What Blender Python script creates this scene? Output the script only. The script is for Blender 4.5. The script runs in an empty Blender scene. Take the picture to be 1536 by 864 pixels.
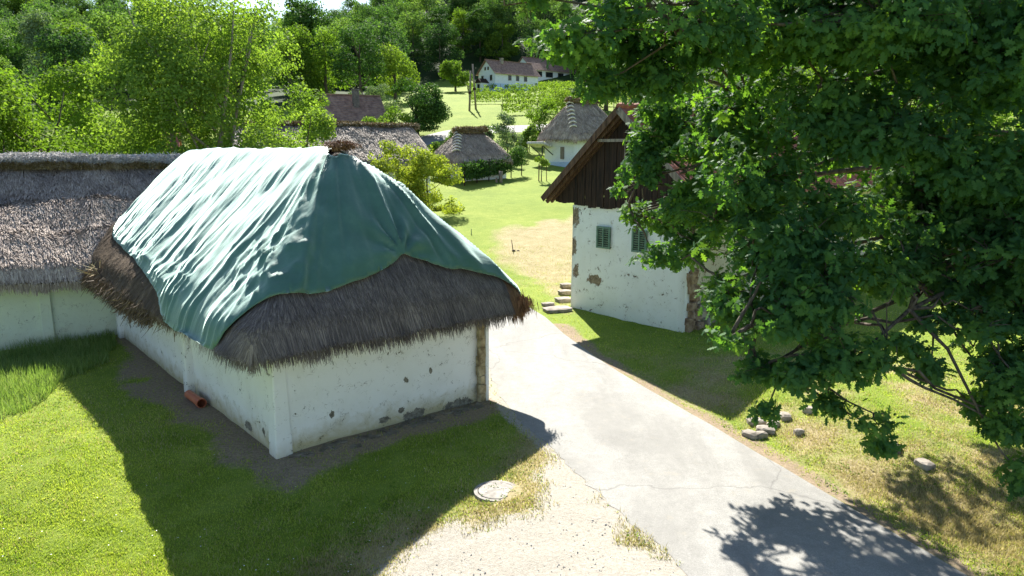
import bpy, bmesh, math, random
import numpy as np
from mathutils import Vector
R=math.radians
rng=np.random.default_rng(7); random.seed(7)
sc=bpy.context.scene
col=sc.collection
# ------------------------------------------------------------------ camera
CAMH=6.3; PITCH=R(10.6); FPX=1105.
cd=bpy.data.cameras.new('camera'); cam=bpy.data.objects.new('camera',cd); col.objects.link(cam)
cam.location=(0,0,CAMH); cam.rotation_euler=(R(90)-PITCH,0,0)
cd.sensor_width=36; cd.lens=36*FPX/1536; cd.clip_end=3000; cd.clip_start=.1
sc.camera=cam
# ------------------------------------------------------------------ sky, sun, exposure
SUN_EL=R(39.5); SUN_AZ=R(-9)          # measured from +Y towards +X
w=bpy.data.worlds.new('World'); sc.world=w; w.use_nodes=True
nt=w.node_tree; bg=nt.nodes['Background']
sky=nt.nodes.new('ShaderNodeTexSky'); sky.sky_type='NISHITA'; sky.sun_disc=False
sky.sun_elevation=SUN_EL; sky.sun_rotation=SUN_AZ; sky.altitude=300; sky.air_density=1.0; sky.dust_density=.6; sky.ozone_density=1.5
nt.links.new(sky.outputs[0],bg.inputs[0]); bg.inputs[1].default_value=.066
sl=bpy.data.lights.new('sun','SUN'); sl.energy=5.0; sl.angle=R(.5); sl.color=(1,.955,.88)
so=bpy.data.objects.new('sun',sl); col.objects.link(so)
sdir=Vector((math.sin(SUN_AZ)*math.cos(SUN_EL),math.cos(SUN_AZ)*math.cos(SUN_EL),math.sin(SUN_EL)))
so.rotation_euler=(-sdir).to_track_quat('-Z','Y').to_euler(); so.location=(0,30,40)
sc.view_settings.view_transform='Standard'; sc.view_settings.look='None'
sc.view_settings.gamma=1; sc.view_settings.exposure=1.62; sc.view_settings.use_curve_mapping=False
sc.render.engine='CYCLES'

# ------------------------------------------------------------------ helpers
def tag(o,label=None,cat=None,group=None,kind=None):
    if label: o['label']=label
    if cat: o['category']=cat
    if group: o['group']=group
    if kind: o['kind']=kind
    return o
def empty(name,loc=(0,0,0),rz=0):
    o=bpy.data.objects.new(name,None); col.objects.link(o); o.location=loc; o.rotation_euler=(0,0,rz); o.empty_display_size=.3; return o
def npmesh(name,V,F,mat,parent=None,rnd=None,smooth=False,attrs=None):
    """V (n,3); F = list of (m,k) int arrays"""
    me=bpy.data.meshes.new(name); V=np.ascontiguousarray(V,dtype=np.float32)
    if not isinstance(F,list): F=[F]
    tot=[];idx=[]
    for f in F:
        f=np.asarray(f,dtype=np.int32)
        if len(f)==0: continue
        tot.append(np.full(len(f),f.shape[1],np.int32)); idx.append(f.ravel())
    tot=np.concatenate(tot); idx=np.concatenate(idx)
    me.vertices.add(len(V)); me.vertices.foreach_set('co',V.ravel())
    me.loops.add(len(idx)); me.loops.foreach_set('vertex_index',idx)
    me.polygons.add(len(tot)); st=np.concatenate([[0],np.cumsum(tot)[:-1]]).astype(np.int32)
    me.polygons.foreach_set('loop_start',st)
    me.polygons.foreach_set('use_smooth',np.full(len(tot),smooth,bool))
    me.update(calc_edges=True)
    if rnd is not None:
        a=me.attributes.new('rnd','FLOAT','POINT'); a.data.foreach_set('value',np.asarray(rnd,np.float32))
    for k,v in (attrs or {}).items():
        a=me.attributes.new(k,'FLOAT','POINT'); a.data.foreach_set('value',np.asarray(v,np.float32))
    me.materials.append(mat)
    o=bpy.data.objects.new(name,me); col.objects.link(o)
    if parent: o.parent=parent
    return o
class MB:
    def __init__(s): s.v=[]; s.f=[]
    def add(s,vs,fs):
        n=len(s.v); s.v+= [tuple(map(float,p)) for p in vs]; s.f+=[tuple(n+i for i in f) for f in fs]; return s
    def box(s,c,d,rz=0,rx=0,ry=0,taper=1.,jit=0):
        vs=[]
        from mathutils import Euler
        m=Euler((rx,ry,rz)).to_matrix()
        for z in (-.5,.5):
            t=taper if z>0 else 1
            for x,y in ((-.5,-.5),(.5,-.5),(.5,.5),(-.5,.5)):
                p=m@Vector((x*d[0]*t+random.uniform(-jit,jit),y*d[1]*t+random.uniform(-jit,jit),z*d[2]+random.uniform(-jit,jit)))
                vs.append((p.x+c[0],p.y+c[1],p.z+c[2]))
        return s.add(vs,[(0,3,2,1),(4,5,6,7),(0,1,5,4),(1,2,6,5),(2,3,7,6),(3,0,4,7)])
    def beam(s,a,b,wd,ht):
        a=Vector(a);b=Vector(b);d=(b-a).normalized(); up=Vector((0,0,1)) if abs(d.z)<.98 else Vector((0,1,0))
        sd=d.cross(up).normalized(); u=sd.cross(d).normalized(); vs=[]
        for p in (a,b):
            for i,j in ((-1,-1),(1,-1),(1,1),(-1,1)): vs.append(p+sd*wd/2*i+u*ht/2*j)
        return s.add(vs,[(0,1,2,3),(4,7,6,5),(0,4,5,1),(1,5,6,2),(2,6,7,3),(3,7,4,0)])
    def tube(s,pts,rad,n=8,cap=True):
        pts=[Vector(p) for p in pts]; vs=[];fs=[]
        if not hasattr(rad,'__len__'): rad=[rad]*len(pts)
        prev=None
        for i,p in enumerate(pts):
            d=(pts[min(i+1,len(pts)-1)]-pts[max(i-1,0)]).normalized()
            if prev is None:
                a=Vector((0,0,1)) if abs(d.z)<.9 else Vector((1,0,0)); prev=d.cross(a).normalized()
            u=(prev-d*prev.dot(d)).normalized(); prev=u; v=d.cross(u)
            for k in range(n):
                t=2*math.pi*k/n; vs.append(p+(u*math.cos(t)+v*math.sin(t))*rad[i])
        for i in range(len(pts)-1):
            for k in range(n):
                fs.append((i*n+k,i*n+(k+1)%n,(i+1)*n+(k+1)%n,(i+1)*n+k))
        if cap: fs.append(tuple(range(n-1,-1,-1))); fs.append(tuple((len(pts)-1)*n+k for k in range(n)))
        return s.add(vs,fs)
    def prism(s,poly,y0,y1):   # poly in xz, extruded along y
        n=len(poly); vs=[(x,y0,z) for x,z in poly]+[(x,y1,z) for x,z in poly]
        return s.add(vs,[tuple(range(n)),tuple(range(2*n-1,n-1,-1))]+[((i+1)%n,i,n+i,n+(i+1)%n) for i in range(n)])
    def build(s,name,mat,parent=None,smooth=False,bevel=0):
        me=bpy.data.meshes.new(name); me.from_pydata(s.v,[],s.f); me.update()
        if smooth: me.polygons.foreach_set('use_smooth',[True]*len(me.polygons))
        me.materials.append(mat); o=bpy.data.objects.new(name,me); col.objects.link(o)
        if parent: o.parent=parent
        if bevel:
            m=o.modifiers.new('bevel','BEVEL'); m.width=bevel; m.segments=2; m.limit_method='ANGLE'
        return o
def copy_tree(o,parent=None):
    c=o.copy(); col.objects.link(c); c.parent=parent
    for ch in list(o.children): copy_tree(ch,c)
    return c
def _h(ix,iy,iz,seed):
    n=(ix.astype(np.int64)*374761393+iy.astype(np.int64)*668265263+iz.astype(np.int64)*2147483647+seed*1274126177)&0xffffffff
    n=((n^(n>>13))*1274126177)&0xffffffff
    n=((n^(n>>16))*2246822519)&0xffffffff
    return ((n^(n>>15))&0xffffff)/float(0xffffff)
def vn(x,y,z=None,seed=0):
    x=np.asarray(x,float);y=np.asarray(y,float); z=np.zeros_like(x) if z is None else np.asarray(z,float)
    x,y,z=np.broadcast_arrays(x,y,z)
    ix=np.floor(x);iy=np.floor(y);iz=np.floor(z); fx=x-ix;fy=y-iy;fz=z-iz
    fx=fx*fx*(3-2*fx);fy=fy*fy*(3-2*fy);fz=fz*fz*(3-2*fz)
    ix=ix.astype(np.int64);iy=iy.astype(np.int64);iz=iz.astype(np.int64); r=0
    for a in (0,1):
        for b in (0,1):
            for c in (0,1):
                r=r+_h(ix+a,iy+b,iz+c,seed)*(fx if a else 1-fx)*(fy if b else 1-fy)*(fz if c else 1-fz)
    return r
def fbm(x,y,z=None,seed=0,o=4):
    r=0;a=.5;t=0
    for i in range(o):
        k=2.03**i
        r=r+a*vn(np.asarray(x)*k,np.asarray(y)*k,None if z is None else np.asarray(z)*k,seed+i*17); t+=a; a*=.5
    return r/t
def sstep(a,b,x):
    t=np.clip((np.asarray(x,float)-a)/(b-a),0,1); return t*t*(3-2*t)
def poly_sd(px,py,poly):
    """signed distance, positive inside"""
    px=np.asarray(px,float);py=np.asarray(py,float); d=np.full(px.shape,1e9); ins=np.zeros(px.shape,bool); n=len(poly)
    for i in range(n):
        x0,y0=poly[i];x1,y1=poly[(i+1)%n]; ex,ey=x1-x0,y1-y0; L=ex*ex+ey*ey+1e-12
        t=np.clip(((px-x0)*ex+(py-y0)*ey)/L,0,1)
        d=np.minimum(d,np.hypot(px-x0-t*ex,py-y0-t*ey))
        c=((y0>py)!=(y1>py))&(px<(x1-x0)*(py-y0)/((y1-y0) if y1!=y0 else 1e-12)+x0); ins^=c
    return np.where(ins,d,-d)
# terrain
TY=[-80,24,30,36,45,60,75,90,100,130,170,210,260,340,420,700]
TZ=[0,0,.25,.75,1.75,3.3,4.6,7.4,9.6,14.2,19.5,23.6,38,63,72,60]
def terr(x,y):
    x=np.asarray(x,float);y=np.asarray(y,float)
    z=np.interp(y,TY,TZ)
    for d in (2,5): z=z*.5+.25*(np.interp(y-d,TY,TZ)+np.interp(y+d,TY,TZ))
    far=sstep(210,340,y)
    z=z+far*(12*sstep(-90,-20,x)-17*np.exp(-((x+100)/40.)**2)+5*np.sin(x*.021+1))
    z=z+sstep(26,60,y)*(fbm(x*.05,y*.05,seed=3)-.5)*.8
    z=z+(fbm(x*.5,y*.5,seed=5)-.5)*.10
    # gentle bank on the right of the road; front-left lawn lowered to stretch the cottage's shadow
    z=z+.35*sstep(0,3,x-(9.9-.36*y)*1.0-1.2)*sstep(24,18,y)*sstep(-30,0,y)
    z=z-.45*sstep(15,10.5,y)*sstep(.5,-3,x)
    return z
def ray(u,v):
    x=(u-768)/FPX;y=-(v-432)/FPX
    return np.array([x,math.cos(PITCH)+y*math.sin(PITCH),-math.sin(PITCH)+y*math.cos(PITCH)])
def PP(u,v,Y):
    r=ray(u,v); return r*Y/r[1]+np.array([0,0,CAMH])
def GG(u,v):
    r=ray(u,v); t=np.arange(8,420,.05); P=r[None]*t[:,None]+np.array([0,0,CAMH])
    k=np.argmax(P[:,2]<terr(P[:,0],P[:,1])); return P[k]
def tz(x,y): return float(terr(np.array([x]),np.array([y]))[0])

# ------------------------------------------------------------------ materials
def nodes(name):
    m=bpy.data.materials.new(name); m.use_nodes=True; t=m.node_tree; b=t.nodes['Principled BSDF']; return m,t,b
def N(t,ty,**k):
    n=t.nodes.new(ty)
    for a,v in k.items():
        if a.startswith('i_'):
            n.inputs[a[2:].replace('_',' ')].default_value=v
        else: setattr(n,a,v)
    return n
def ramp(t,fac,stops,interp='LINEAR'):
    r=t.nodes.new('ShaderNodeValToRGB'); r.color_ramp.interpolation=interp
    e=r.color_ramp.elements
    while len(e)<len(stops): e.new(.5)
    for i,(p,c) in enumerate(stops):
        e[i].position=p; e[i].color=(*c,1) if len(c)==3 else c
    t.links.new(fac,r.inputs[0]); return r.outputs[0]
def mixc(t,fac,a,b,mode='MIX'):
    m=t.nodes.new('ShaderNodeMix'); m.data_type='RGBA'; m.blend_type=mode
    for s,v in ((0,fac),(6,a),(7,b)):
        if isinstance(v,(int,float)): m.inputs[s].default_value=v
        elif isinstance(v,tuple): m.inputs[s].default_value=(*v,1)
        else: t.links.new(v,m.inputs[s])
    return m.outputs[2]
def mth(t,op,a,b=0.,clamp=False):
    m=t.nodes.new('ShaderNodeMath'); m.operation=op; m.use_clamp=clamp
    for s,v in ((0,a),(1,b)):
        if isinstance(v,(int,float)): m.inputs[s].default_value=v
        else: t.links.new(v,m.inputs[s])
    return m.outputs[0]
def coords(t,kind='Object',scale=None):
    c=t.nodes.new('ShaderNodeTexCoord').outputs[kind]
    if scale:
        m=t.nodes.new('ShaderNodeMapping'); m.inputs['Scale'].default_value=scale; t.links.new(c,m.inputs[0]); c=m.outputs[0]
    return c
def noise(t,vec,scale,detail=4,rough=.6,dist=0):
    n=t.nodes.new('ShaderNodeTexNoise'); n.inputs['Scale'].default_value=scale; n.inputs['Detail'].default_value=detail
    n.inputs['Roughness'].default_value=rough; n.inputs['Distortion'].default_value=dist
    t.links.new(vec,n.inputs['Vector']); return n.outputs[0]
def bump(t,b,h,strength=.5,dist=.02):
    n=t.nodes.new('ShaderNodeBump'); n.inputs['Strength'].default_value=strength; n.inputs['Distance'].default_value=dist
    t.links.new(h,n.inputs['Height']); t.links.new(n.outputs[0],b.inputs['Normal'])
def simple(name,c1,c2,scale=4,rough=.85,detail=5,bs=.3,bd=.01,stretch=None,lo=.35,hi=.65,metal=0,spec=.3):
    m,t,b=nodes(name); v=coords(t,'Object',stretch); n=noise(t,v,scale,detail)
    t.links.new(ramp(t,n,[(lo,c1),(hi,c2)]),b.inputs['Base Color']); b.inputs['Roughness'].default_value=rough
    b.inputs['Metallic'].default_value=metal; b.inputs['Specular IOR Level'].default_value=spec
    if bs: bump(t,b,n,bs,bd)
    return m
def attr(t,name='rnd'):
    a=t.nodes.new('ShaderNodeAttribute'); a.attribute_name=name; return a.outputs['Fac']
def foliage(name,stops,trans=.35,tcol=(1.,1.15,.45),nscale=.35,rough=.8,spec=.08,objvar=0):
    m,t,b=nodes(name); v=coords(t,'Object'); n=noise(t,v,nscale,3)
    f=mth(t,'ADD',mth(t,'MULTIPLY',attr(t),.55),mth(t,'MULTIPLY',mth(t,'SUBTRACT',n,.25),.9),True)
    if objvar:
        oi=t.nodes.new('ShaderNodeObjectInfo'); f=mth(t,'ADD',f,mth(t,'MULTIPLY',mth(t,'SUBTRACT',oi.outputs['Random'],.5),objvar),True)
    c=ramp(t,f,stops); t.links.new(c,b.inputs['Base Color']); b.inputs['Roughness'].default_value=rough; b.inputs['Specular IOR Level'].default_value=spec
    tr=t.nodes.new('ShaderNodeBsdfTranslucent'); t.links.new(mixc(t,1.,c,tcol,'MULTIPLY'),tr.inputs[0])
    mx=t.nodes.new('ShaderNodeMixShader'); mx.inputs[0].default_value=trans
    t.links.new(b.outputs[0],mx.inputs[1]); t.links.new(tr.outputs[0],mx.inputs[2]); t.links.new(mx.outputs[0],t.nodes['Material Output'].inputs[0])
    return m
def straw(name,stops,rough=.75,nscale=1.2,spec=.35,na=.8,va=.5):
    m,t,b=nodes(name); v=coords(t,'Object'); n=noise(t,v,nscale,5,.65)
    f=mth(t,'ADD',mth(t,'MULTIPLY',attr(t),va),mth(t,'MULTIPLY',mth(t,'SUBTRACT',n,.3),na),True)
    t.links.new(ramp(t,f,stops),b.inputs['Base Color']); b.inputs['Roughness'].default_value=rough; b.inputs['Specular IOR Level'].default_value=spec
    return m
def plaster(name,base=(.82,.82,.80),peel=(.27,.25,.20),amount=.5,yellow=.5,zband=.45,spots=(),stain=.25):
    m,t,b=nodes(name); v=coords(t,'Object')
    big=noise(t,v,1.1,5,.6); fine=noise(t,v,9,6,.7); mid=noise(t,v,3.2,6,.7,.6)
    c=mixc(t,mth(t,'MULTIPLY',ramp(t,big,[(.45,(0,0,0)),(.7,(1,1,1))]),stain),base,(base[0]*.72,base[1]*.70,base[2]*.62))
    sx=t.nodes.new('ShaderNodeSeparateXYZ'); t.links.new(v,sx.inputs[0])
    low=mth(t,'ADD',mth(t,'DIVIDE',mth(t,'SUBTRACT',zband,sx.outputs[2]),zband),mth(t,'MULTIPLY',mth(t,'SUBTRACT',mid,.5),1.4),True)
    c=mixc(t,mth(t,'MULTIPLY',low,yellow,True),c,(.50,.44,.27))
    pk=ramp(t,mth(t,'ADD',mth(t,'MULTIPLY',mid,.62),mth(t,'MULTIPLY',fine,.38)),[(.60-.07*amount,(0,0,0)),(.61-.07*amount,(1,1,1))])
    # thin flaking cracks
    vo=t.nodes.new('ShaderNodeTexVoronoi'); vo.feature='DISTANCE_TO_EDGE'; vo.inputs['Scale'].default_value=2.6
    wv=N(t,'ShaderNodeVectorMath',operation='ADD'); t.links.new(v,wv.inputs[0])
    nn=t.nodes.new('ShaderNodeTexNoise'); nn.inputs['Scale'].default_value=4; t.links.new(v,nn.inputs['Vector']); 
    t.links.new(nn.outputs['Color'],wv.inputs[1]); t.links.new(wv.outputs[0],vo.inputs['Vector'])
    ck=mth(t,'MULTIPLY',ramp(t,vo.outputs[0],[(.006,(1,1,1)),(.014,(0,0,0))]),ramp(t,mid,[(.52,(0,0,0)),(.56,(1,1,1))]))
    pk=mth(t,'MAXIMUM',pk,mth(t,'MULTIPLY',ck,.8))
    for (x,y,z,r,sq) in spots:
        d=N(t,'ShaderNodeVectorMath',operation='SUBTRACT'); d.inputs[1].default_value=(x,y,z); t.links.new(v,d.inputs[0])
        s=N(t,'ShaderNodeVectorMath',operation='MULTIPLY'); s.inputs[1].default_value=(1,1,sq); t.links.new(d.outputs[0],s.inputs[0])
        l=N(t,'ShaderNodeVectorMath',operation='LENGTH'); t.links.new(s.outputs[0],l.inputs[0])
        q=mth(t,'ADD',mth(t,'DIVIDE',l.outputs['Value'],r),mth(t,'MULTIPLY',mth(t,'SUBTRACT',noise(t,v,5,6,.75),.5),2.6))
        pk=mth(t,'MAXIMUM',pk,mth(t,'LESS_THAN',q,.8))
    pc=mixc(t,ramp(t,fine,[(.4,(0,0,0)),(.6,(1,1,1))]),peel,(peel[0]*.45,peel[1]*.43,peel[2]*.42))
    c=mixc(t,pk,c,pc); t.links.new(c,b.inputs['Base Color']); b.inputs['Roughness'].default_value=.92; b.inputs['Specular IOR Level'].default_value=.15
    h=mth(t,'SUBTRACT',mth(t,'ADD',mth(t,'MULTIPLY',mid,.5),mth(t,'MULTIPLY',fine,.25)),mth(t,'MULTIPLY',pk,.5)); bump(t,b,h,.5,.04)
    return m
M={}
M['wall1']=plaster('limewash_wall',amount=-.3,spots=[(3.15,0,1.02,.10,1.2),(3.4,0,.10,.42,2.6),(2.55,0,.16,.2,2),(3.0,0,.3,.1,1),(4.7,0,.06,.5,3.),(3.85,0,1.1,.06,.6),(1.25,0,.62,.08,.8),(0,1.6,.2,.25,2.),(0,.7,.3,.12,1.),(0,11.6,1.1,.25,.4)],yellow=1.1,zband=.55)
M['pier']=plaster('limewash_pier',amount=.25,yellow=.55,zband=.35)
M['wall_barn']=plaster('barn_limewash',base=(.66,.72,.58),amount=-.4,yellow=.5,zband=.5)
M['wall2']=plaster('house_limewash',base=(.80,.81,.80),peel=(.33,.26,.19),amount=.05,yellow=.1,zband=.3,spots=[(1.15,0,1.35,.42,1.8),(.10,0,3.7,.28,.6),(.06,0,2.5,.2,.5),(.2,0,1.6,.16,.5)])
M['wall2s']=plaster('house_side_plaster',base=(.60,.54,.42),peel=(.34,.24,.15),amount=.6,yellow=.4,zband=.8)
M['wallfar']=plaster('far_limewash',base=(.74,.78,.80),amount=-.6,yellow=.1,zband=.3,stain=.1)
M['wallblue']=plaster('bluish_limewash',base=(.48,.62,.78),amount=-.6,yellow=0,zband=.3,stain=.1)
M['thatch_front']=straw('weathered_reed',[(0,(.05,.038,.034)),(.42,(.15,.12,.108)),(.72,(.31,.255,.215)),(1,(.58,.49,.38))],rough=.6,spec=.5)
M['thatch_brown']=straw('brown_reed',[(0,(.05,.035,.022)),(.5,(.17,.12,.075)),(1,(.42,.31,.18))])
M['thatch_rust']=straw('rusty_reed',[(0,(.10,.05,.028)),(.5,(.26,.14,.07)),(1,(.5,.32,.17))])
M['thatch_barn']=straw('silver_reed',[(0,(.12,.092,.076)),(.38,(.38,.31,.265)),(.7,(.64,.55,.47)),(1,(.85,.77,.68))],rough=.85,spec=.15,nscale=.9)
M['thatch_far']=straw('grey_reed',[(0,(.12,.095,.07)),(.4,(.36,.29,.22)),(.75,(.60,.50,.40)),(1,(.8,.71,.6))],nscale=1.5)
M['under']=simple('reed_body',(.03,.024,.02),(.11,.085,.065),8,.95,6,.8,.03)
M['ridge']=straw('mossy_ridge',[(0,(.11,.07,.03)),(.4,(.27,.20,.08)),(.6,(.48,.40,.28)),(1,(.75,.70,.64))],nscale=2.2,na=1.2,va=.35)
M['ridgetop']=straw('bleached_ridge',[(0,(.4,.37,.34)),(1,(.8,.78,.75))],nscale=2.2)
M['dkwood']=simple('dark_boards',(.010,.006,.005),(.048,.025,.016),3,.8,6,.5,.01,(6,6,.5))
M['wood']=simple('brown_timber',(.045,.023,.015),(.16,.09,.055),3,.8,6,.4,.01,(6,6,.6))
M['greywood']=simple('grey_timber',(.12,.10,.085),(.32,.27,.22),3,.85,6,.5,.01,(7,7,.6))
M['tile']=simple('clay_tile',(.20,.055,.035),(.46,.17,.11),2.5,.75,6,.3,.01)
M['tilebrown']=simple('brown_tile',(.17,.10,.08),(.34,.22,.17),2,.8,6,.3,.01)
M['shutter']=simple('green_shutter_paint',(.10,.18,.14),(.17,.26,.20),6,.6,4,.2,.003)
M['darkglass']=simple('dark_glass',(.01,.012,.015),(.03,.035,.04),2,.15,2,0,spec=.5)
M['stone']=simple('grey_stone',(.18,.155,.125),(.42,.37,.31),3,.9,7,.7,.03)
M['brick']=simple('worn_masonry',(.16,.10,.065),(.42,.31,.21),5,.9,7,.9,.05)
M['chimney']=simple('chimney_brick',(.09,.08,.08),(.2,.17,.16),5,.9,5,.5,.02)
M['pipe']=simple('orange_plastic',(.42,.115,.055),(.52,.16,.08),3,.4,3,.05,.002,spec=.45)
M['pipein']=simple('pipe_inner',(.12,.03,.02),(.16,.05,.03),3,.6,3,0)
M['concrete']=simple('pale_concrete',(.19,.175,.15),(.34,.315,.28),8,.85,7,.4,.005)
M['bark']=simple('bark',(.045,.035,.027),(.16,.13,.10),4,.95,7,1.,.04,(3,3,.6))
M['barkgrey']=simple('grey_bark',(.14,.12,.10),(.34,.31,.27),4,.9,7,.7,.02,(3,3,.6))
M['blackmetal']=simple('dark_metal',(.02,.02,.02),(.05,.05,.05),5,.5,2,0)
OAK=[(0,(.022,.062,.030)),(.45,(.052,.135,.055)),(.8,(.105,.21,.055)),(1,(.21,.31,.06))]
M['oak']=foliage('oak_leaves',OAK,trans=.45,tcol=(2.7,2.4,.4),nscale=.6,rough=.65,spec=.12)
M['lime']=foliage('light_leaves',[(0,(.08,.155,.03)),(.5,(.155,.265,.05)),(1,(.27,.38,.09))],trans=.5,tcol=(1.35,1.3,.5),nscale=.4)
M['yell']=foliage('yellow_green_leaves',[(0,(.16,.23,.03)),(.5,(.28,.36,.05)),(1,(.44,.47,.10))],trans=.45,tcol=(1.2,1.2,.5),nscale=.6)
M['mid']=foliage('green_leaves',[(0,(.06,.12,.02)),(.5,(.13,.22,.03)),(1,(.24,.34,.055))],trans=.45,tcol=(1.2,1.3,.5),nscale=.4)
M['dark']=foliage('dark_leaves',[(0,(.024,.062,.018)),(.5,(.06,.13,.03)),(1,(.12,.21,.045))],trans=.25,nscale=.4)
M['forest']=foliage('forest_leaves',[(0,(.045,.095,.036)),(.35,(.085,.165,.052)),(.7,(.17,.27,.07)),(1,(.27,.37,.10))],trans=.4,nscale=.15,objvar=.7)
M['silver']=foliage('silvery_leaves',[(0,(.09,.14,.07)),(.5,(.17,.24,.12)),(1,(.30,.38,.22))],trans=.3,nscale=.6)
M['vine']=foliage('vine_leaves',[(0,(.10,.17,.025)),(.5,(.20,.29,.04)),(1,(.34,.41,.08))],trans=.42,nscale=.5)
M['grass']=foliage('lawn_blades',[(0,(.13,.21,.032)),(.45,(.34,.43,.07)),(.8,(.52,.56,.13)),(1,(.66,.60,.25))],trans=.5,tcol=(1.1,1.15,.5),nscale=.5,rough=.55)
M['tall']=foliage('tall_grass_blades',[(0,(.11,.18,.05)),(.5,(.22,.31,.09)),(1,(.44,.48,.24))],trans=.4,nscale=.8)
M['dry']=foliage('dry_grass_blades',[(0,(.20,.20,.05)),(.4,(.42,.36,.17)),(1,(.68,.58,.36))],trans=.4,tcol=(1,1,.7),nscale=.7)
M['petal']=simple('white_petals',(.8,.8,.78),(.85,.85,.82),2,.6,2,0)
# tarp
m,t,b=nodes('green_canvas'); v=coords(t,'Object'); n=noise(t,v,1.3,6,.65); n2=noise(t,v,40,3,.5)
c=ramp(t,n,[(.3,(.042,.118,.090)),(.55,(.062,.155,.120)),(.75,(.10,.205,.165))])
t.links.new(c,b.inputs['Base Color']); b.inputs['Roughness'].default_value=.5; b.inputs['Specular IOR Level'].default_value=.6
b.inputs['Sheen Weight'].default_value=1.; b.inputs['Sheen Roughness'].default_value=.35; b.inputs['Sheen Tint'].default_value=(.8,1,.95,1)
bump(t,b,mth(t,'ADD',mth(t,'MULTIPLY',noise(t,coords(t,'Object',(1.2,5,2)),2.4,5,.6),.5),mth(t,'MULTIPLY',n2,.05)),.28,.05); M['tarp']=m
# ground
m,t,b=nodes('ground_surface'); v=coords(t,'Object')
big=noise(t,v,.25,5,.6); mid=noise(t,v,1.7,6,.7); fine=noise(t,v,14,6,.75); vf=noise(t,v,60,4,.7)
g=ramp(t,mth(t,'ADD',mth(t,'MULTIPLY',mth(t,'ADD',mth(t,'MULTIPLY',big,.5),mth(t,'MULTIPLY',mid,.5)),.55),mth(t,'MULTIPLY',fine,.45)),[(.3,(.09,.145,.025)),(.5,(.185,.25,.036)),(.68,(.32,.345,.075))])
dr=ramp(t,mth(t,'ADD',mth(t,'MULTIPLY',mid,.4),mth(t,'MULTIPLY',fine,.6)),[(.3,(.16,.14,.05)),(.5,(.33,.27,.15)),(.7,(.5,.42,.27))])
so_=ramp(t,mth(t,'ADD',mth(t,'MULTIPLY',fine,.6),mth(t,'MULTIPLY',vf,.4)),[(.3,(.13,.095,.058)),(.6,(.36,.28,.19))])
gr=ramp(t,mth(t,'ADD',mth(t,'MULTIPLY',fine,.45),mth(t,'MULTIPLY',vf,.55)),[(.35,(.25,.225,.18)),(.5,(.37,.34,.285)),(.65,(.48,.45,.39))])
def am(name,sharp=.18,nz=fine,k=.9):
    x=mth(t,'ADD',attr(t,name),mth(t,'MULTIPLY',mth(t,'SUBTRACT',nz,.5),k)); return ramp(t,x,[(.5-sharp,(0,0,0)),(.5+sharp,(1,1,1))])
c=mixc(t,am('dry',.25),g,dr); c=mixc(t,am('soil',.2),c,so_); c=mixc(t,am('gravel',.12),c,gr)
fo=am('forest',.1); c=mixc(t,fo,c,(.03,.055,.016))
t.links.new(c,b.inputs['Base Color']); b.inputs['Roughness'].default_value=.95; b.inputs['Specular IOR Level'].default_value=.1
bump(t,b,mth(t,'ADD',mth(t,'MULTIPLY',fine,.6),mth(t,'MULTIPLY',vf,.4)),.8,.05); M['ground']=m
# road
m,t,b=nodes('bleached_asphalt'); v=coords(t,'Object'); n=noise(t,v,.7,5,.6); f=noise(t,v,45,4,.8); md=noise(t,v,5,5,.7)
c=ramp(t,mth(t,'ADD',mth(t,'MULTIPLY',n,.2),mth(t,'ADD',mth(t,'MULTIPLY',f,.6),mth(t,'MULTIPLY',md,.2))),[(.36,(.17,.167,.153)),(.5,(.275,.268,.246)),(.64,(.385,.375,.342))])
vo=t.nodes.new('ShaderNodeTexVoronoi'); vo.feature='DISTANCE_TO_EDGE'; vo.inputs['Scale'].default_value=.13
wv=N(t,'ShaderNodeVectorMath',operation='ADD'); nn=t.nodes.new('ShaderNodeTexNoise'); nn.inputs['Scale'].default_value=1.1; nn.inputs['Detail'].default_value=6; t.links.new(v,nn.inputs['Vector'])
t.links.new(v,wv.inputs[0]); t.links.new(nn.outputs['Color'],wv.inputs[1]); t.links.new(wv.outputs[0],vo.inputs['Vector'])
st=noise(t,coords(t,'Object',(1,.35,1)),.55,6,.65,.8); c=mixc(t,ramp(t,st,[(.46,(0,0,0)),(.62,(.55,.55,.55))]),c,(.175,.17,.155))
st2=noise(t,v,2.3,7,.75,.4); c=mixc(t,ramp(t,st2,[(.58,(0,0,0)),(.70,(.6,.6,.6))]),c,(.30,.27,.21))
ck=ramp(t,vo.outputs[0],[(.0015,(1,1,1)),(.004,(0,0,0))]); c=mixc(t,mth(t,'MULTIPLY',ck,.45),c,(.09,.085,.08))
t.links.new(c,b.inputs['Base Color']); b.inputs['Roughness'].default_value=.85; b.inputs['Specular IOR Level'].default_value=.25; bump(t,b,f,.5,.01); M['road']=m

# ------------------------------------------------------------------ ground sheet and road
C1A=R(40.5); C0=np.array([-4.89,14.53]); rx=np.array([math.cos(C1A),math.sin(C1A)]); bx=np.array([-math.sin(C1A),math.cos(C1A)])
def loc1(x,y):  # world -> cottage frame
    dx=np.asarray(x)-C0[0];dy=np.asarray(y)-C0[1]; return dx*rx[0]+dy*rx[1], dx*bx[0]+dy*bx[1]
def grow(a,b,n,p=1.0):
    r=np.linspace(0,1,n+1)[1:]**1.8; return a+(b-a)*r
xs=np.concatenate([grow(-22,-420,44)[::-1],np.arange(-22,18,.16),grow(18,420,44)])
ys=np.concatenate([grow(7,-60,10)[::-1],np.arange(7,34,.16),np.arange(34,100,.9),grow(100,700,70)])
X,Y=np.meshgrid(xs,ys); Zt=terr(X,Y); nx,ny=len(xs),len(ys)
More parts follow.
